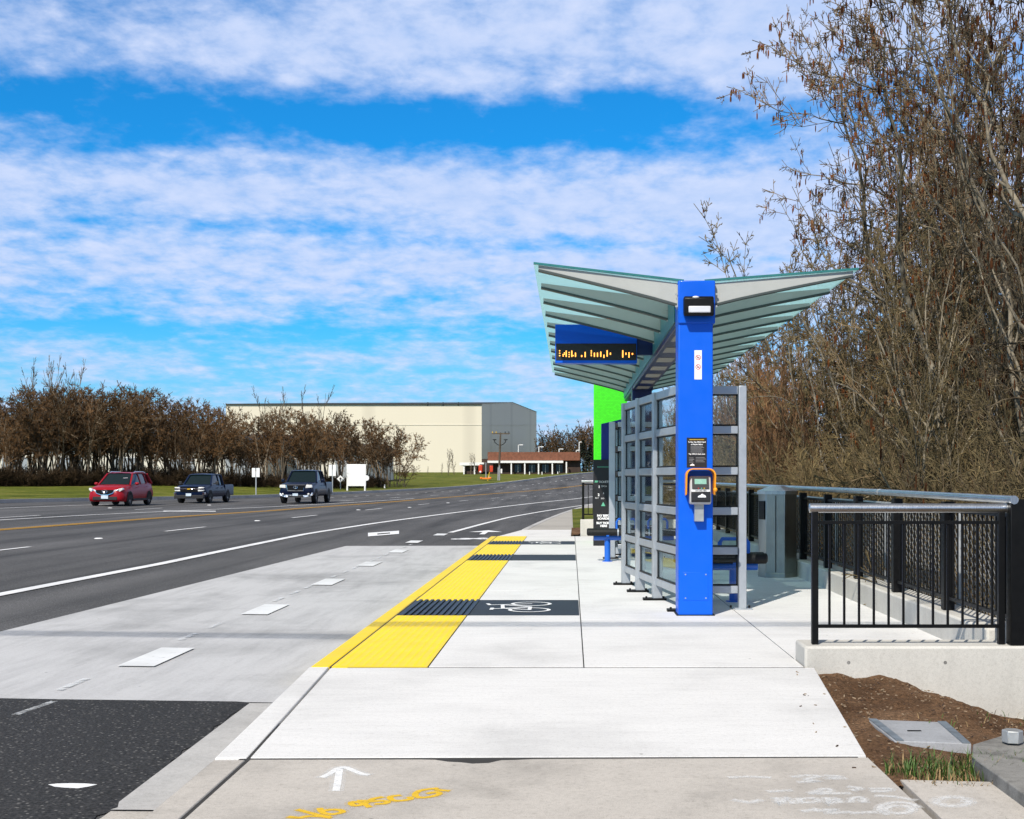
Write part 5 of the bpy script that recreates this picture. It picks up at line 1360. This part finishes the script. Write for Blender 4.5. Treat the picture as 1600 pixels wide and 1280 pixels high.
def brick():
    Yk = 240; s = Yk / F; z0 = Z_(743, Yk)
    t = thing('brick_building', 'low brick building with white columns below the hangar gable', 'building', (X_(815, Yk), Yk, z0)); o = t.location
    def B(mb, n, m, par=t):
        ob = mb.build(n, m, par); 
        if par is t: ob.location = -o
        return ob
    x = lambda p: X_(p, Yk); z = lambda p: Z_(p, Yk)
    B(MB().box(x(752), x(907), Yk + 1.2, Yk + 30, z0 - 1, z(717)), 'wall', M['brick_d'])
    f = B(MB().box(x(762), x(906), Yk, Yk + 30, z(719.5), z(706.5)), 'fascia', M['brick'])
    B(MB().box(x(762), x(880), Yk - .5, Yk + 1, z(723.5), z(720)), 'canopy', M['trim'])
    for p in (799, 820, 841.5, 863, 885): B(MB().box(x(p - 1), x(p + 1), Yk - .4, Yk - .05, z0 - .5, z(722)), 'column', M['trim'])
    for i, p in enumerate((809, 831, 852, 874)): 
        w_ = B(MB().box(x(p - 5), x(p + 5), Yk + 1.1, Yk + 1.25, z(738), z(726)), 'window', M['tint']); B(MB().box(x(p - .3), x(p + .3), Yk + 1.05, Yk + 1.12, z(738), z(726)), 'mullion', M['trim'], w_).location = (0, 0, 0)
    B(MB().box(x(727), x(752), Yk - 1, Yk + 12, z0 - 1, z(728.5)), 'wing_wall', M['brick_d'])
    B(MB().box(x(719.5), x(757), Yk - 2, Yk + 13, z(727.5), z(723)), 'wing_roof', M['trim'])
    for p in (726, 742.5): B(MB().box(x(p - 1), x(p + 1), Yk - 1.8, Yk - 1.4, z0 - .5, z(726)), 'column', M['trim'])
    for a, c, d, e in ((795, 831, 714, 707.5), (873, 904, 715, 711.5), (876, 884, 711.6, 706)):
        u = B(MB().box(x(a), x(c), Yk + 6, Yk + 12, z(d) - 1, z(e)), 'roof_unit', M['trim'])
        ub = MB()
        for k in range(4): q = lerp(a, c, (k + .6) / 4.4); ub.box(x(q), x(q) + .25, Yk + 5.9, Yk + 6.05, lerp(z(d), z(e), .4), lerp(z(d), z(e), .75))
        B(ub, 'louvre', M['greyp'], u).location = (0, 0, 0)
    for p in (829, 848, 872): B(MB().box(x(p - .6), x(p + .6), Yk - 6, Yk - 5.6, z0 - .4, z(737.5)), 'bollard', M['trim'])
brick()
def light_pole(px, Yk, top, arm, label, base=738):
    x = X_(px, Yk); z0 = Z_(base, Yk); t = thing('light_pole', label, 'light pole', (x, Yk, z0)); h = Z_(top, Yk) - z0
    MB().cyl((0, 0, 0), (0, 0, h), .13, 8, .09).build('pole', M['trim'], t)
    MB().bar((0, 0, h - .06), (arm, 0, h - .02), .1, .12).build('arm', M['trim'], t)
    MB().box(arm - .1, arm + .5, -.18, .18, h - .12, h + .06).build('lamp_head', M['trim'], t)
for px, top, arm, lab in ((810, 695, .5, 'white light pole standing over the first roof unit'), (842, 698, .5, 'white light pole beside the corner of the hangar gable'), (873.5, 701.5, .4, 'short white light pole above the brick roof beside the far roof unit'),
                          (900.5, 703.5, .3, 'shortest white light pole by the dark conifer'), (905, 690.5, .25, 'tallest white light pole next to the dark conifer')):
    light_pole(px, 275, top, arm, lab)

# utility pole with cross arms, orange trailer with red box beside it
Yu = 172
x = X_(780, Yu); zb = Zl(x, Yu)
t = thing('utility_pole', 'dark wooden utility pole with cross arms and hanging brackets', 'utility pole', (x, Yu, zb))
h = Z_(676, Yu) - zb
MB().cyl((-.08, 0, -.5), (.18, 0, h), .17, 8, .11).build('pole', M['wood'], t)
MB().bar((-1.0, 0, h - .12), (1.4, 0, h - .16), .14, .16).build('cross_arm', M['wood'], t)
for q in (-.9, -.4, .8, 1.3): MB().cyl((q, 0, h - .08), (q, 0, h + .14), .07, 8, .05).build('insulator', M['gold'] if q < 0 else M['black'], t)
for s in (-1, 1): MB().tube([(.12, 0, h - 1.75), (.12 + s * .35, 0, h - 1.62), (.12 + s * .72, 0, h - 1.30), (.12 + s * .78, 0, h - .95)], .05, 6).tube([(.12 + s * .5, 0, h - .98), (.12 + s * 1.0, 0, h - .96)], .06, 6).build('side_arm', M['black'], t)
MB().cyl((-.16, -.1, -.4), (-.10, -.1, 1.75), .10, 8).build('conduit', M['galv'], t); MB().cyl((.05, -.18, -.4), (.05, -.18, 2.0), .09, 8).build('conduit', M['galv'], t)
MB().box(.2, .4, -.25, .1, .95, 1.55).build('meter_box', M['trim'], t)
x = X_(760, Yu); t = thing('warning_trailer', 'orange trailer carrying a red box sign beside the utility pole', 'trailer', (x, Yu - 1, zb + .06))
b = MB().box(-.72, .72, -.5, .5, .10, .30).build('deck', M['orange_paint'], t, bevel=.03)
for s in (-1, 1):
    MB().ball((s * .62, -.5, .24), .14, .12, .16, 10, 8).build('wheel', M['orange_paint'], t)
MB().cyl((0, 0, .2), (0, 0, 2.35), .07, 10).build('mast', M['galv'], t)
MB().box(-.85, .95, .08, .30, 1.10, 2.10).build('sign_box', M['brick_d'], t, bevel=.04)
MB().box(-.98, -.45, -.2, .2, .98, 2.0).build('red_panel', M['red_paint'], t, bevel=.12); MB().box(.5, .95, -.06, .07, 1.05, 1.9).build('red_panel', M['red_paint'], t, bevel=.06)
MB().ball((-.72, -.26, 1.06), .14, .1, .14).build('lamp', M['ink'], t)
MB().bar((.25, -.4, -.2), (.5, -.3, 1.05), .08, .08).build('stay', M['gold'], t)

# ------------------------------------------------------------------ trees: tapered stems, limbs and many fine twigs
def tube_mesh(name, lines, mat, n=3):
    """lines: lists of (x,y,z,r); one mesh of n-sided tapered tubes"""
    P = np.array([p for l in lines for p in l], dtype=np.float32)
    lens = [len(l) for l in lines]
    starts = np.cumsum([0] + lens[:-1])
    T = np.empty((len(P), 3), np.float32)
    T[1:-1] = P[2:, :3] - P[:-2, :3]; T[0] = P[1, :3] - P[0, :3]; T[-1] = P[-1, :3] - P[-2, :3]
    ends = starts + np.array(lens) - 1
    T[starts] = P[starts + 1, :3] - P[starts, :3]; T[ends] = P[ends, :3] - P[ends - 1, :3]
    T /= np.linalg.norm(T, axis=1, keepdims=True) + 1e-9
    ref = np.tile(np.array([[.31, .87, .38]], np.float32), (len(P), 1)); ref[np.abs(T @ ref[0]) > .93] = (.9, -.1, .4)
    U = np.cross(T, ref); U /= np.linalg.norm(U, axis=1, keepdims=True) + 1e-9
    V = np.cross(T, U)
    ang = np.arange(n) * 2 * math.pi / n
    ring = P[:, None, :3] + P[:, None, 3:4] * (U[:, None] * np.cos(ang)[None, :, None] + V[:, None] * np.sin(ang)[None, :, None])
    verts = ring.reshape(-1, 3)
    mask = np.ones(len(P), bool); mask[ends] = False
    i0 = np.nonzero(mask)[0]
    k = np.arange(n); k2 = (k + 1) % n
    F_ = np.stack([i0[:, None] * n + k, i0[:, None] * n + k2, (i0[:, None] + 1) * n + k2, (i0[:, None] + 1) * n + k], -1).reshape(-1, 4)
    me = bpy.data.meshes.new(name)
    me.vertices.add(len(verts)); me.vertices.foreach_set('co', verts.ravel())
    me.loops.add(F_.size); me.loops.foreach_set('vertex_index', F_.ravel().astype(np.int32))
    me.polygons.add(len(F_)); me.polygons.foreach_set('loop_start', np.arange(0, F_.size, 4, dtype=np.int32))
    me.polygons.foreach_set('use_smooth', np.ones(len(F_), bool))
    me.materials.append(mat); me.update(calc_edges=True)
    return me

def grow(seed, H, stems, lean, spread, levels, kids, wob, trop, rmin, r0, seg=.35, clear=.15, droop=0.0, ratio=(.35, .65)):
    rs = random.Random(seed); thick, thin, tips = [], [], []
    def norm(v):
        l = math.sqrt(v[0] * v[0] + v[1] * v[1] + v[2] * v[2]) or 1; return (v[0] / l, v[1] / l, v[2] / l)
    def branch(p, d, L, r, lvl):
        n = max(3, int(L / seg)); st = L / n; pts = [(p[0], p[1], p[2], r)]; dirs = [d]
        for i in range(n):
            d = norm((d[0] + rs.gauss(0, wob), d[1] + rs.gauss(0, wob), d[2] + rs.gauss(0, wob) + trop * st - droop * (lvl >= 2) * st))
            p = (p[0] + d[0] * st, p[1] + d[1] * st, p[2] + d[2] * st)
            pts.append((p[0], p[1], p[2], max(rmin, r * (1 - .82 * (i + 1) / n)))); dirs.append(d)
        (thick if lvl <= 1 else thin).append(pts)
        if lvl >= levels:
            tips.append(pts[-1]); return
        c = kids[lvl]; lo = clear if lvl == 0 else .12
        for j in range(c):
            t = lo + (1 - lo) * (j + rs.random()) / c; i = min(n - 1, int(t * n)); q = pts[i]; dd = dirs[i]
            a = rs.uniform(0, 6.283); sp = R(rs.uniform(*spread))
            o = norm((dd[1], -dd[0], .01)); o2 = (dd[1] * o[2] - dd[2] * o[1], dd[2] * o[0] - dd[0] * o[2], dd[0] * o[1] - dd[1] * o[0])
            e = norm(tuple(dd[k] * math.cos(sp) + (o[k] * math.cos(a) + o2[k] * math.sin(a)) * math.sin(sp) for k in range(3)))
            branch(q[:3], e, L * rs.uniform(*ratio) * (1.12 - .55 * t), max(rmin, q[3] * rs.uniform(.45, .7)), lvl + 1)
    for s in range(stems):
        a = rs.uniform(0, 6.283) if stems > 1 else 0; l = rs.uniform(*lean)
        branch((math.cos(a) * .15 * (stems > 1), math.sin(a) * .15 * (stems > 1), -.3), norm((math.cos(a) * l, math.sin(a) * l, 1)), H * rs.uniform(.82, 1.0), r0 * rs.uniform(.7, 1), 0)
    return thick, thin, tips

def tree_proto(name, lines, m1, m2, catkins=0, seed=1, n1=5, clen=(.05, .10), cr=.011):
    thick, thin, tips = lines
    root = bpy.data.objects.new(name, None); COL.objects.link(root); root.empty_display_size = .3
    o = bpy.data.objects.new('trunk', tube_mesh('trunk', thick, m1, n1)); COL.objects.link(o); o.parent = root
    o = bpy.data.objects.new('crown', tube_mesh('crown', thin, m2, 3)); COL.objects.link(o); o.parent = root
    if catkins:
        rs = random.Random(seed); ls = []
        for q in rs.sample(tips, min(len(tips), catkins)):
            for _ in range(rs.choice((1, 2, 3))):
                l = rs.uniform(*clen); dx, dy = rs.gauss(0, .012), rs.gauss(0, .012); x, y, z = q[0] + dx, q[1] + dy, q[2]
                ls.append([(x, y, z, .002), (x + dx * .3, y, z - l * .25, cr), (x + dx * .4, y, z - l * .75, cr), (x + dx * .5, y, z - l, .003)])
        o = bpy.data.objects.new('catkins', tube_mesh('catkins', ls, M['catkin'], 4)); COL.objects.link(o); o.parent = root; o['kind'] = 'stuff'
    return root
def tallest(p):
    hm = 0
    for c in p.children:
        co = np.empty(len(c.data.vertices) * 3, np.float32); c.data.vertices.foreach_get('co', co); hm = max(hm, float(np.percentile(co[2::3], 99.8)))
    return hm
class Kind:
    """hands out copies of a few prototypes; the first use of each is the prototype itself"""
    def __init__(s, protos, label, cat, group): s.p = protos; s.used = set(); s.label = label; s.cat = cat; s.group = group
    def put(s, i, x, y, z, rz, sc, scz=None, label=None):
        p = s.p[i % len(s.p)]
        if id(p) in s.used: o = copy_tree(p)
        else: o = p; s.used.add(id(p))
        o.location = (x, y, z); o.rotation_euler = (0, 0, rz); o.scale = (sc, sc, scz or sc)
        tag(o, label or s.label, s.cat, s.group)
        return o
    def put_left(s, i, px, Y, H, rz, wide=1.0):
        """stand a tree H tall so that the left edge of its crown is at photo pixel px at distance Y"""
        p = s.p[i % len(s.p)]; me = [c for c in p.children if c.name.startswith('crown')][0].data
        co = np.empty(len(me.vertices) * 3, np.float32); me.vertices.foreach_get('co', co); co = co.reshape(-1, 3)
        rc = float(np.percentile(np.hypot(co[:, 0], co[:, 1]), 86)); hm = float(co[:, 2].max())
        sc = H / hm; x = max(3.95, X_(px, Y)) + rc * sc * wide
        return s.put(i, x, Y, Zg(x, Y), rz, sc * wide, sc)

# big catkin alders behind the fence (nearest, right)
near = [tree_proto('catkin_alder', grow(21 + i, 12, 2, (.04, .16), (30, 62), 4, (13, 8, 6, 4), .15, .16, .0062, .12, .26, .10, ratio=(.30, .50)), M['bark_near'], M['twig_near'], 620, i, 6, (.08, .15), .013) for i in range(3)]
KN = Kind(near, 'tall bare alder hung with brown catkins behind the black fence', 'tree', 'catkin alders behind the fence')
mid = [tree_proto('bare_thicket_tree', grow(41 + i, 9, 3, (.04, .22), (24, 56), 4, (12, 8, 6, 3), .13, .10, .0068, .07, .30, .05, ratio=(.26, .46)), M['bark_near'], M['twig_olive'], 60, i, 5) for i in range(3)]
KM = Kind(mid, 'bare olive brown tree in the thicket behind the fence', 'tree', 'bare thicket trees behind the fence')
rust = [tree_proto('rust_shrub', grow(61 + i, 4.4, 9, (.05, .30), (12, 34), 3, (9, 7, 5), .09, .12, .006, .03, .26, .08, ratio=(.3, .5)), M['twig_rust'], M['twig_rust'], 0, i, 4) for i in range(2)]
KR = Kind(rust, 'rust brown leafless shrub in the thicket behind the shelter', 'shrub', 'rust shrubs behind the shelter')
brush = [tree_proto('thicket_shrub', grow(81 + i, 3.4, 9, (.1, .50), (20, 60), 3, (9, 7, 5), .16, .05, .0055, .028, .24, .05), M['twig_near'], M['twig_olive'], 0, i, 4) for i in range(2)]
KB = Kind(brush, 'tangled leafless shrub at the foot of the thicket', 'shrub', 'tangled shrubs at the foot of the thicket')
rs = random.Random(99)
# (photo px of the crown's left edge, distance, height)
for i, (px, Y, H, w) in enumerate([(1300, 25, 13.6, 0.80), (1238, 31, 13.0, 0.74), (1360, 19.5, 12.6, 0.66), (1410, 16.5, 11.6, 0.60), (1315, 23, 14, 0.72), (1490, 14.5, 11.0, 0.60), (1270, 34, 15.5, 0.84), (1370, 28, 15, 0.72), (1470, 19, 13, 0.60),
                                   (1260, 28, 13.5, 0.72), (1330, 33, 16, 0.72), (1400, 25, 14.5, 0.60), (1450, 30, 16.5, 0.72), (1230, 38, 15, 0.72), (1430, 21.5, 13, 0.54)]):
    KN.put_left(i, px, Y, H, rs.uniform(0, 6.28), w)
for i, (px, Y, H, w) in enumerate([(1138, 37, 10.8, 0.84), (1175, 33, 11.4, 0.84), (1125, 44, 11.2, 0.84), (1110, 50, 10.4, 0.84), (1110, 57, 10.4, 0.84), (1090, 65, 10.2, 0.84), (1070, 75, 10.2, 0.84), (1050, 86, 10, 0.84), (1030, 97, 10.2, 0.84), (1010, 110, 10.2, 0.84), (990, 122, 10, 0.84),
                                   (1210, 36, 11.5, 0.84), (1250, 28, 8.8, 0.72), (1280, 25, 8.2, 0.72), (1320, 22, 8.0, 0.72), (1380, 19, 7.4, 0.60), (1220, 40, 12, 0.84), (1190, 48, 12, 0.84), (1160, 56, 11.5, 0.84), (1460, 16.5, 7.0, 0.54), (1290, 30, 9.8, 0.78), (1360, 26, 9.5, 0.72), (1440, 22, 9, 0.60),
                                   (1190, 31, 8.6, 0.72), (1225, 30, 8.4, 0.72), (1260, 32, 9.5, 0.72), (1310, 27, 8.8, 0.66), (1340, 29, 10, 0.72), (1390, 24, 8.8, 0.60), (1420, 27, 10, 0.66), (1470, 20, 8, 0.54), (1500, 24, 9.5, 0.60), (1520, 18, 7.6, 0.48), (1160, 40, 9.4, 0.72), (1200, 42, 10.5, 0.72), (1280, 38, 12, 0.72), (1370, 36, 12.5, 0.72), (1460, 32, 12, 0.72), (1120, 52, 10, 0.72), (1120, 62, 10, 0.72)]):
    KM.put_left(i, px, Y, H, rs.uniform(0, 6.28), w)
for i, (px, Y, H) in enumerate([(1145, 36, 6.6), (1135, 40, 7.0), (1130, 44, 7.4), (1125, 48, 8.0), (1115, 54, 8.2), (1175, 31, 5.6), (1160, 34, 6.0), (1100, 62, 8.4), (1085, 72, 8.6), (1060, 84, 8.8), (1040, 98, 9)]):
    KR.put_left(i, px, Y, H, rs.uniform(0, 6.28), .6)
k = 0
for Y in np.arange(11, 40, 1.2):
    for dx in (0, 1.3, 2.8):
        if rs.random() < .15: continue
        KB.put_left(k, PX + (4.0 + dx + rs.uniform(-.1, .5)) / (Y + .01) * F, Y + rs.uniform(-.4, .4), rs.uniform(3.0, 4.2) + .5 * dx, rs.uniform(0, 6.28), .7); k += 1
for Y in np.arange(40, 84, 3.5):
    KB.put_left(k, PX + max(4.2, Xc(Y) + 3.0) / Y * F, Y, rs.uniform(4.5, 5.5), rs.uniform(0, 6.28), .8); k += 1

# grove across the road
far = [tree_proto('roadside_alder', grow(121 + i, 7.0, 3, (.02, .20), (28, 62), 3, (15, 10, 7), .08, .05, .013, .085, .42, .42, ratio=(.24, .42)), M['bark_far'], M['twig_far'], 0, i, 5) for i in range(4)]
KF = Kind(far, 'bare brown topped alder in the grove across the road', 'tree', 'roadside alders across the road')
dark = [tree_proto('dark_shrub', grow(141 + i, 2.6, 10, (.15, .7), (20, 60), 2, (10, 8), .14, .05, .014, .03, .3, .03), M['twig_dark'], M['twig_dark'], 0, i, 4) for i in range(2)]
KD = Kind(dark, 'dark leafless shrub at the foot of the grove across the road', 'shrub', 'dark shrubs below the grove')
thin = [tree_proto('slender_tree', grow(161 + i, 7.5, 2, (.02, .10), (16, 34), 3, (7, 4, 3), .05, .08, .012, .07, .45, .3, ratio=(.3, .5)), M['bark_far'], M['bark_far'], 0, i, 5) for i in range(2)]
def row(px): return float(np.interp(px, [-90, 0, 300, 500, 645], [93, 95, 103, 119, 139]))
def top(px): return float(np.interp(px, [-90, 0, 60, 150, 250, 300, 360, 395, 430, 480, 520, 560, 610, 640], [618, 614, 606, 600, 607, 624, 640, 648, 634, 642, 648, 654, 660, 690]))
k = 0
for depth, step in ((0, 17), (4, 18), (9, 19), (14, 21)):
    px = -80 + depth * 2
    while px < 632:
        q = px + rs.uniform(-6, 6); Y = row(q) + depth + rs.uniform(-1.5, 1.5); x = X_(q, Y); z = Zl(x, Y)
        H = (Z_(top(q) + rs.choice((-8, 0, 8, 22, 46, 60)) * rs.uniform(.4, 1.1), Y) - z)
        hm = tallest(far[k % 4]); KF.put(k, x, Y, z, rs.uniform(0, 6.28), max(.6, H / hm) * rs.uniform(.85, 1.0), H / hm); k += 1
        px += step * (1.0 if px < 300 else 1.25)
k = 0
for depth, step in ((-1.5, 12), (2, 13), (7, 15)):
    px = -90
    while px < 600:
        q = px + rs.uniform(-4, 4); Y = row(q) + depth; x = X_(q, Y); z = Zl(x, Y)
        KD.put(k, x, Y, z, rs.uniform(0, 6.28), rs.uniform(.35, .72) * (1 if q < 330 else .8)); k += 1; px += step
KT = Kind(thin, 'slender bare tree rising above the grove', 'tree', 'slender trees above the grove')
for i, (px, tp, dY) in enumerate(((68, 560, 16), (86, 550, 18), (104, 556, 17), (50, 575, 15), (420, 603, 20), (432, 612, 18), (497, 600, 20))):
    Y = row(px) + dY; x = X_(px, Y); z = Zl(x, Y); KT.put(i, x, Y, z, i * 1.3, (Z_(tp, Y) - z) / 7.6 * .8, (Z_(tp, Y) - z) / tallest(thin[i % 2]))
young = Kind([tree_proto('young_tree', grow(171, 5, 1, (.0, .05), (18, 40), 2, (16, 6), .05, .08, .018, .07, .4, .15, ratio=(.25, .45)), M['bark_far'], M['bark_far'], 0, 1, 5)], 'small bare young tree in front of the hangar wall', 'tree', 'young trees by the hangar')
for i, (px, tp) in enumerate(((700, 699), (710, 701), (690, 722), (735, 706), (744, 708), (668, 728))):
    Y = 225; x = X_(px, Y); z = Zl(x, Y); young.put(0, x, Y, z, i * 2.1, (Z_(tp, Y) - z) / 4.9 * .8, (Z_(tp, Y) - z) / 4.9)
# wooded rise beyond the brick building
KH = Kind([tree_proto('hill_tree', grow(181 + i, 12, 2, (.02, .12), (20, 48), 3, (13, 7, 5), .07, .05, .035, .16, .7, .3, ratio=(.22, .42)), M['bark_far'], M['twig_far'] if i else M['twig_dark'], 0, i, 5) for i in range(2)], 'distant bare tree on the rise past the hangar', 'tree', 'distant trees past the hangar')
k = 0
for Y in (330, 350, 372):
    for px in range(842, 990, 9):
        q = px + rs.uniform(-4, 4); x = X_(q, Y); tp = float(np.interp(q, [840, 860, 880, 900, 930, 990], [676, 664, 668, 662, 660, 664])) + rs.uniform(-3, 14)
        z = 3.0; KH.put(k, x, Y, z, rs.uniform(0, 6.28), (Z_(tp, Y) - z) / 12.2, (Z_(tp, Y) - z) / 12.2); k += 1
def conifer(px, Y, tp, w, label, seed):
    x = X_(px, Y); z = Zl(x, Y) if px < 905 else 2.4; h = Z_(tp, Y) - z; t = thing('conifer', label, 'tree', (x, Y, z)); rs2 = random.Random(seed)
    MB().cyl((0, 0, -.2), (0, 0, h * .96), .16, 8, .02).build('trunk', M['wood'], t)
    b = MB()
    for _ in range(900):
        s = rs2.random() ** .8; r = w * (1 - s) * rs2.uniform(.5, 1.08) + .05; a = rs2.uniform(0, 6.28); zz = .15 + s * h * .98
        c = Vector((r * math.cos(a), r * math.sin(a), zz)); d = Vector((math.cos(a), math.sin(a), rs2.uniform(-.6, .2))).normalized() * rs2.uniform(.25, .5); e = Vector((-math.sin(a), math.cos(a), rs2.uniform(-.3, .3))) * rs2.uniform(.10, .22)
        b.add([c - d, c + e, c + d, c - e], [(0, 1, 2, 3)])
    b.build('crown', M['conifer'], t)
conifer(911, 262, 688, 2.0, 'dark conifer at the end of the brick building, the taller one', 1)
conifer(922, 258, 696, 1.8, 'dark conifer beside the black board, the shorter one', 2)
conifer(820.5, 420, 632, 1.2, 'tiny dark treetop peeking over the hangar roof', 3) if False else None
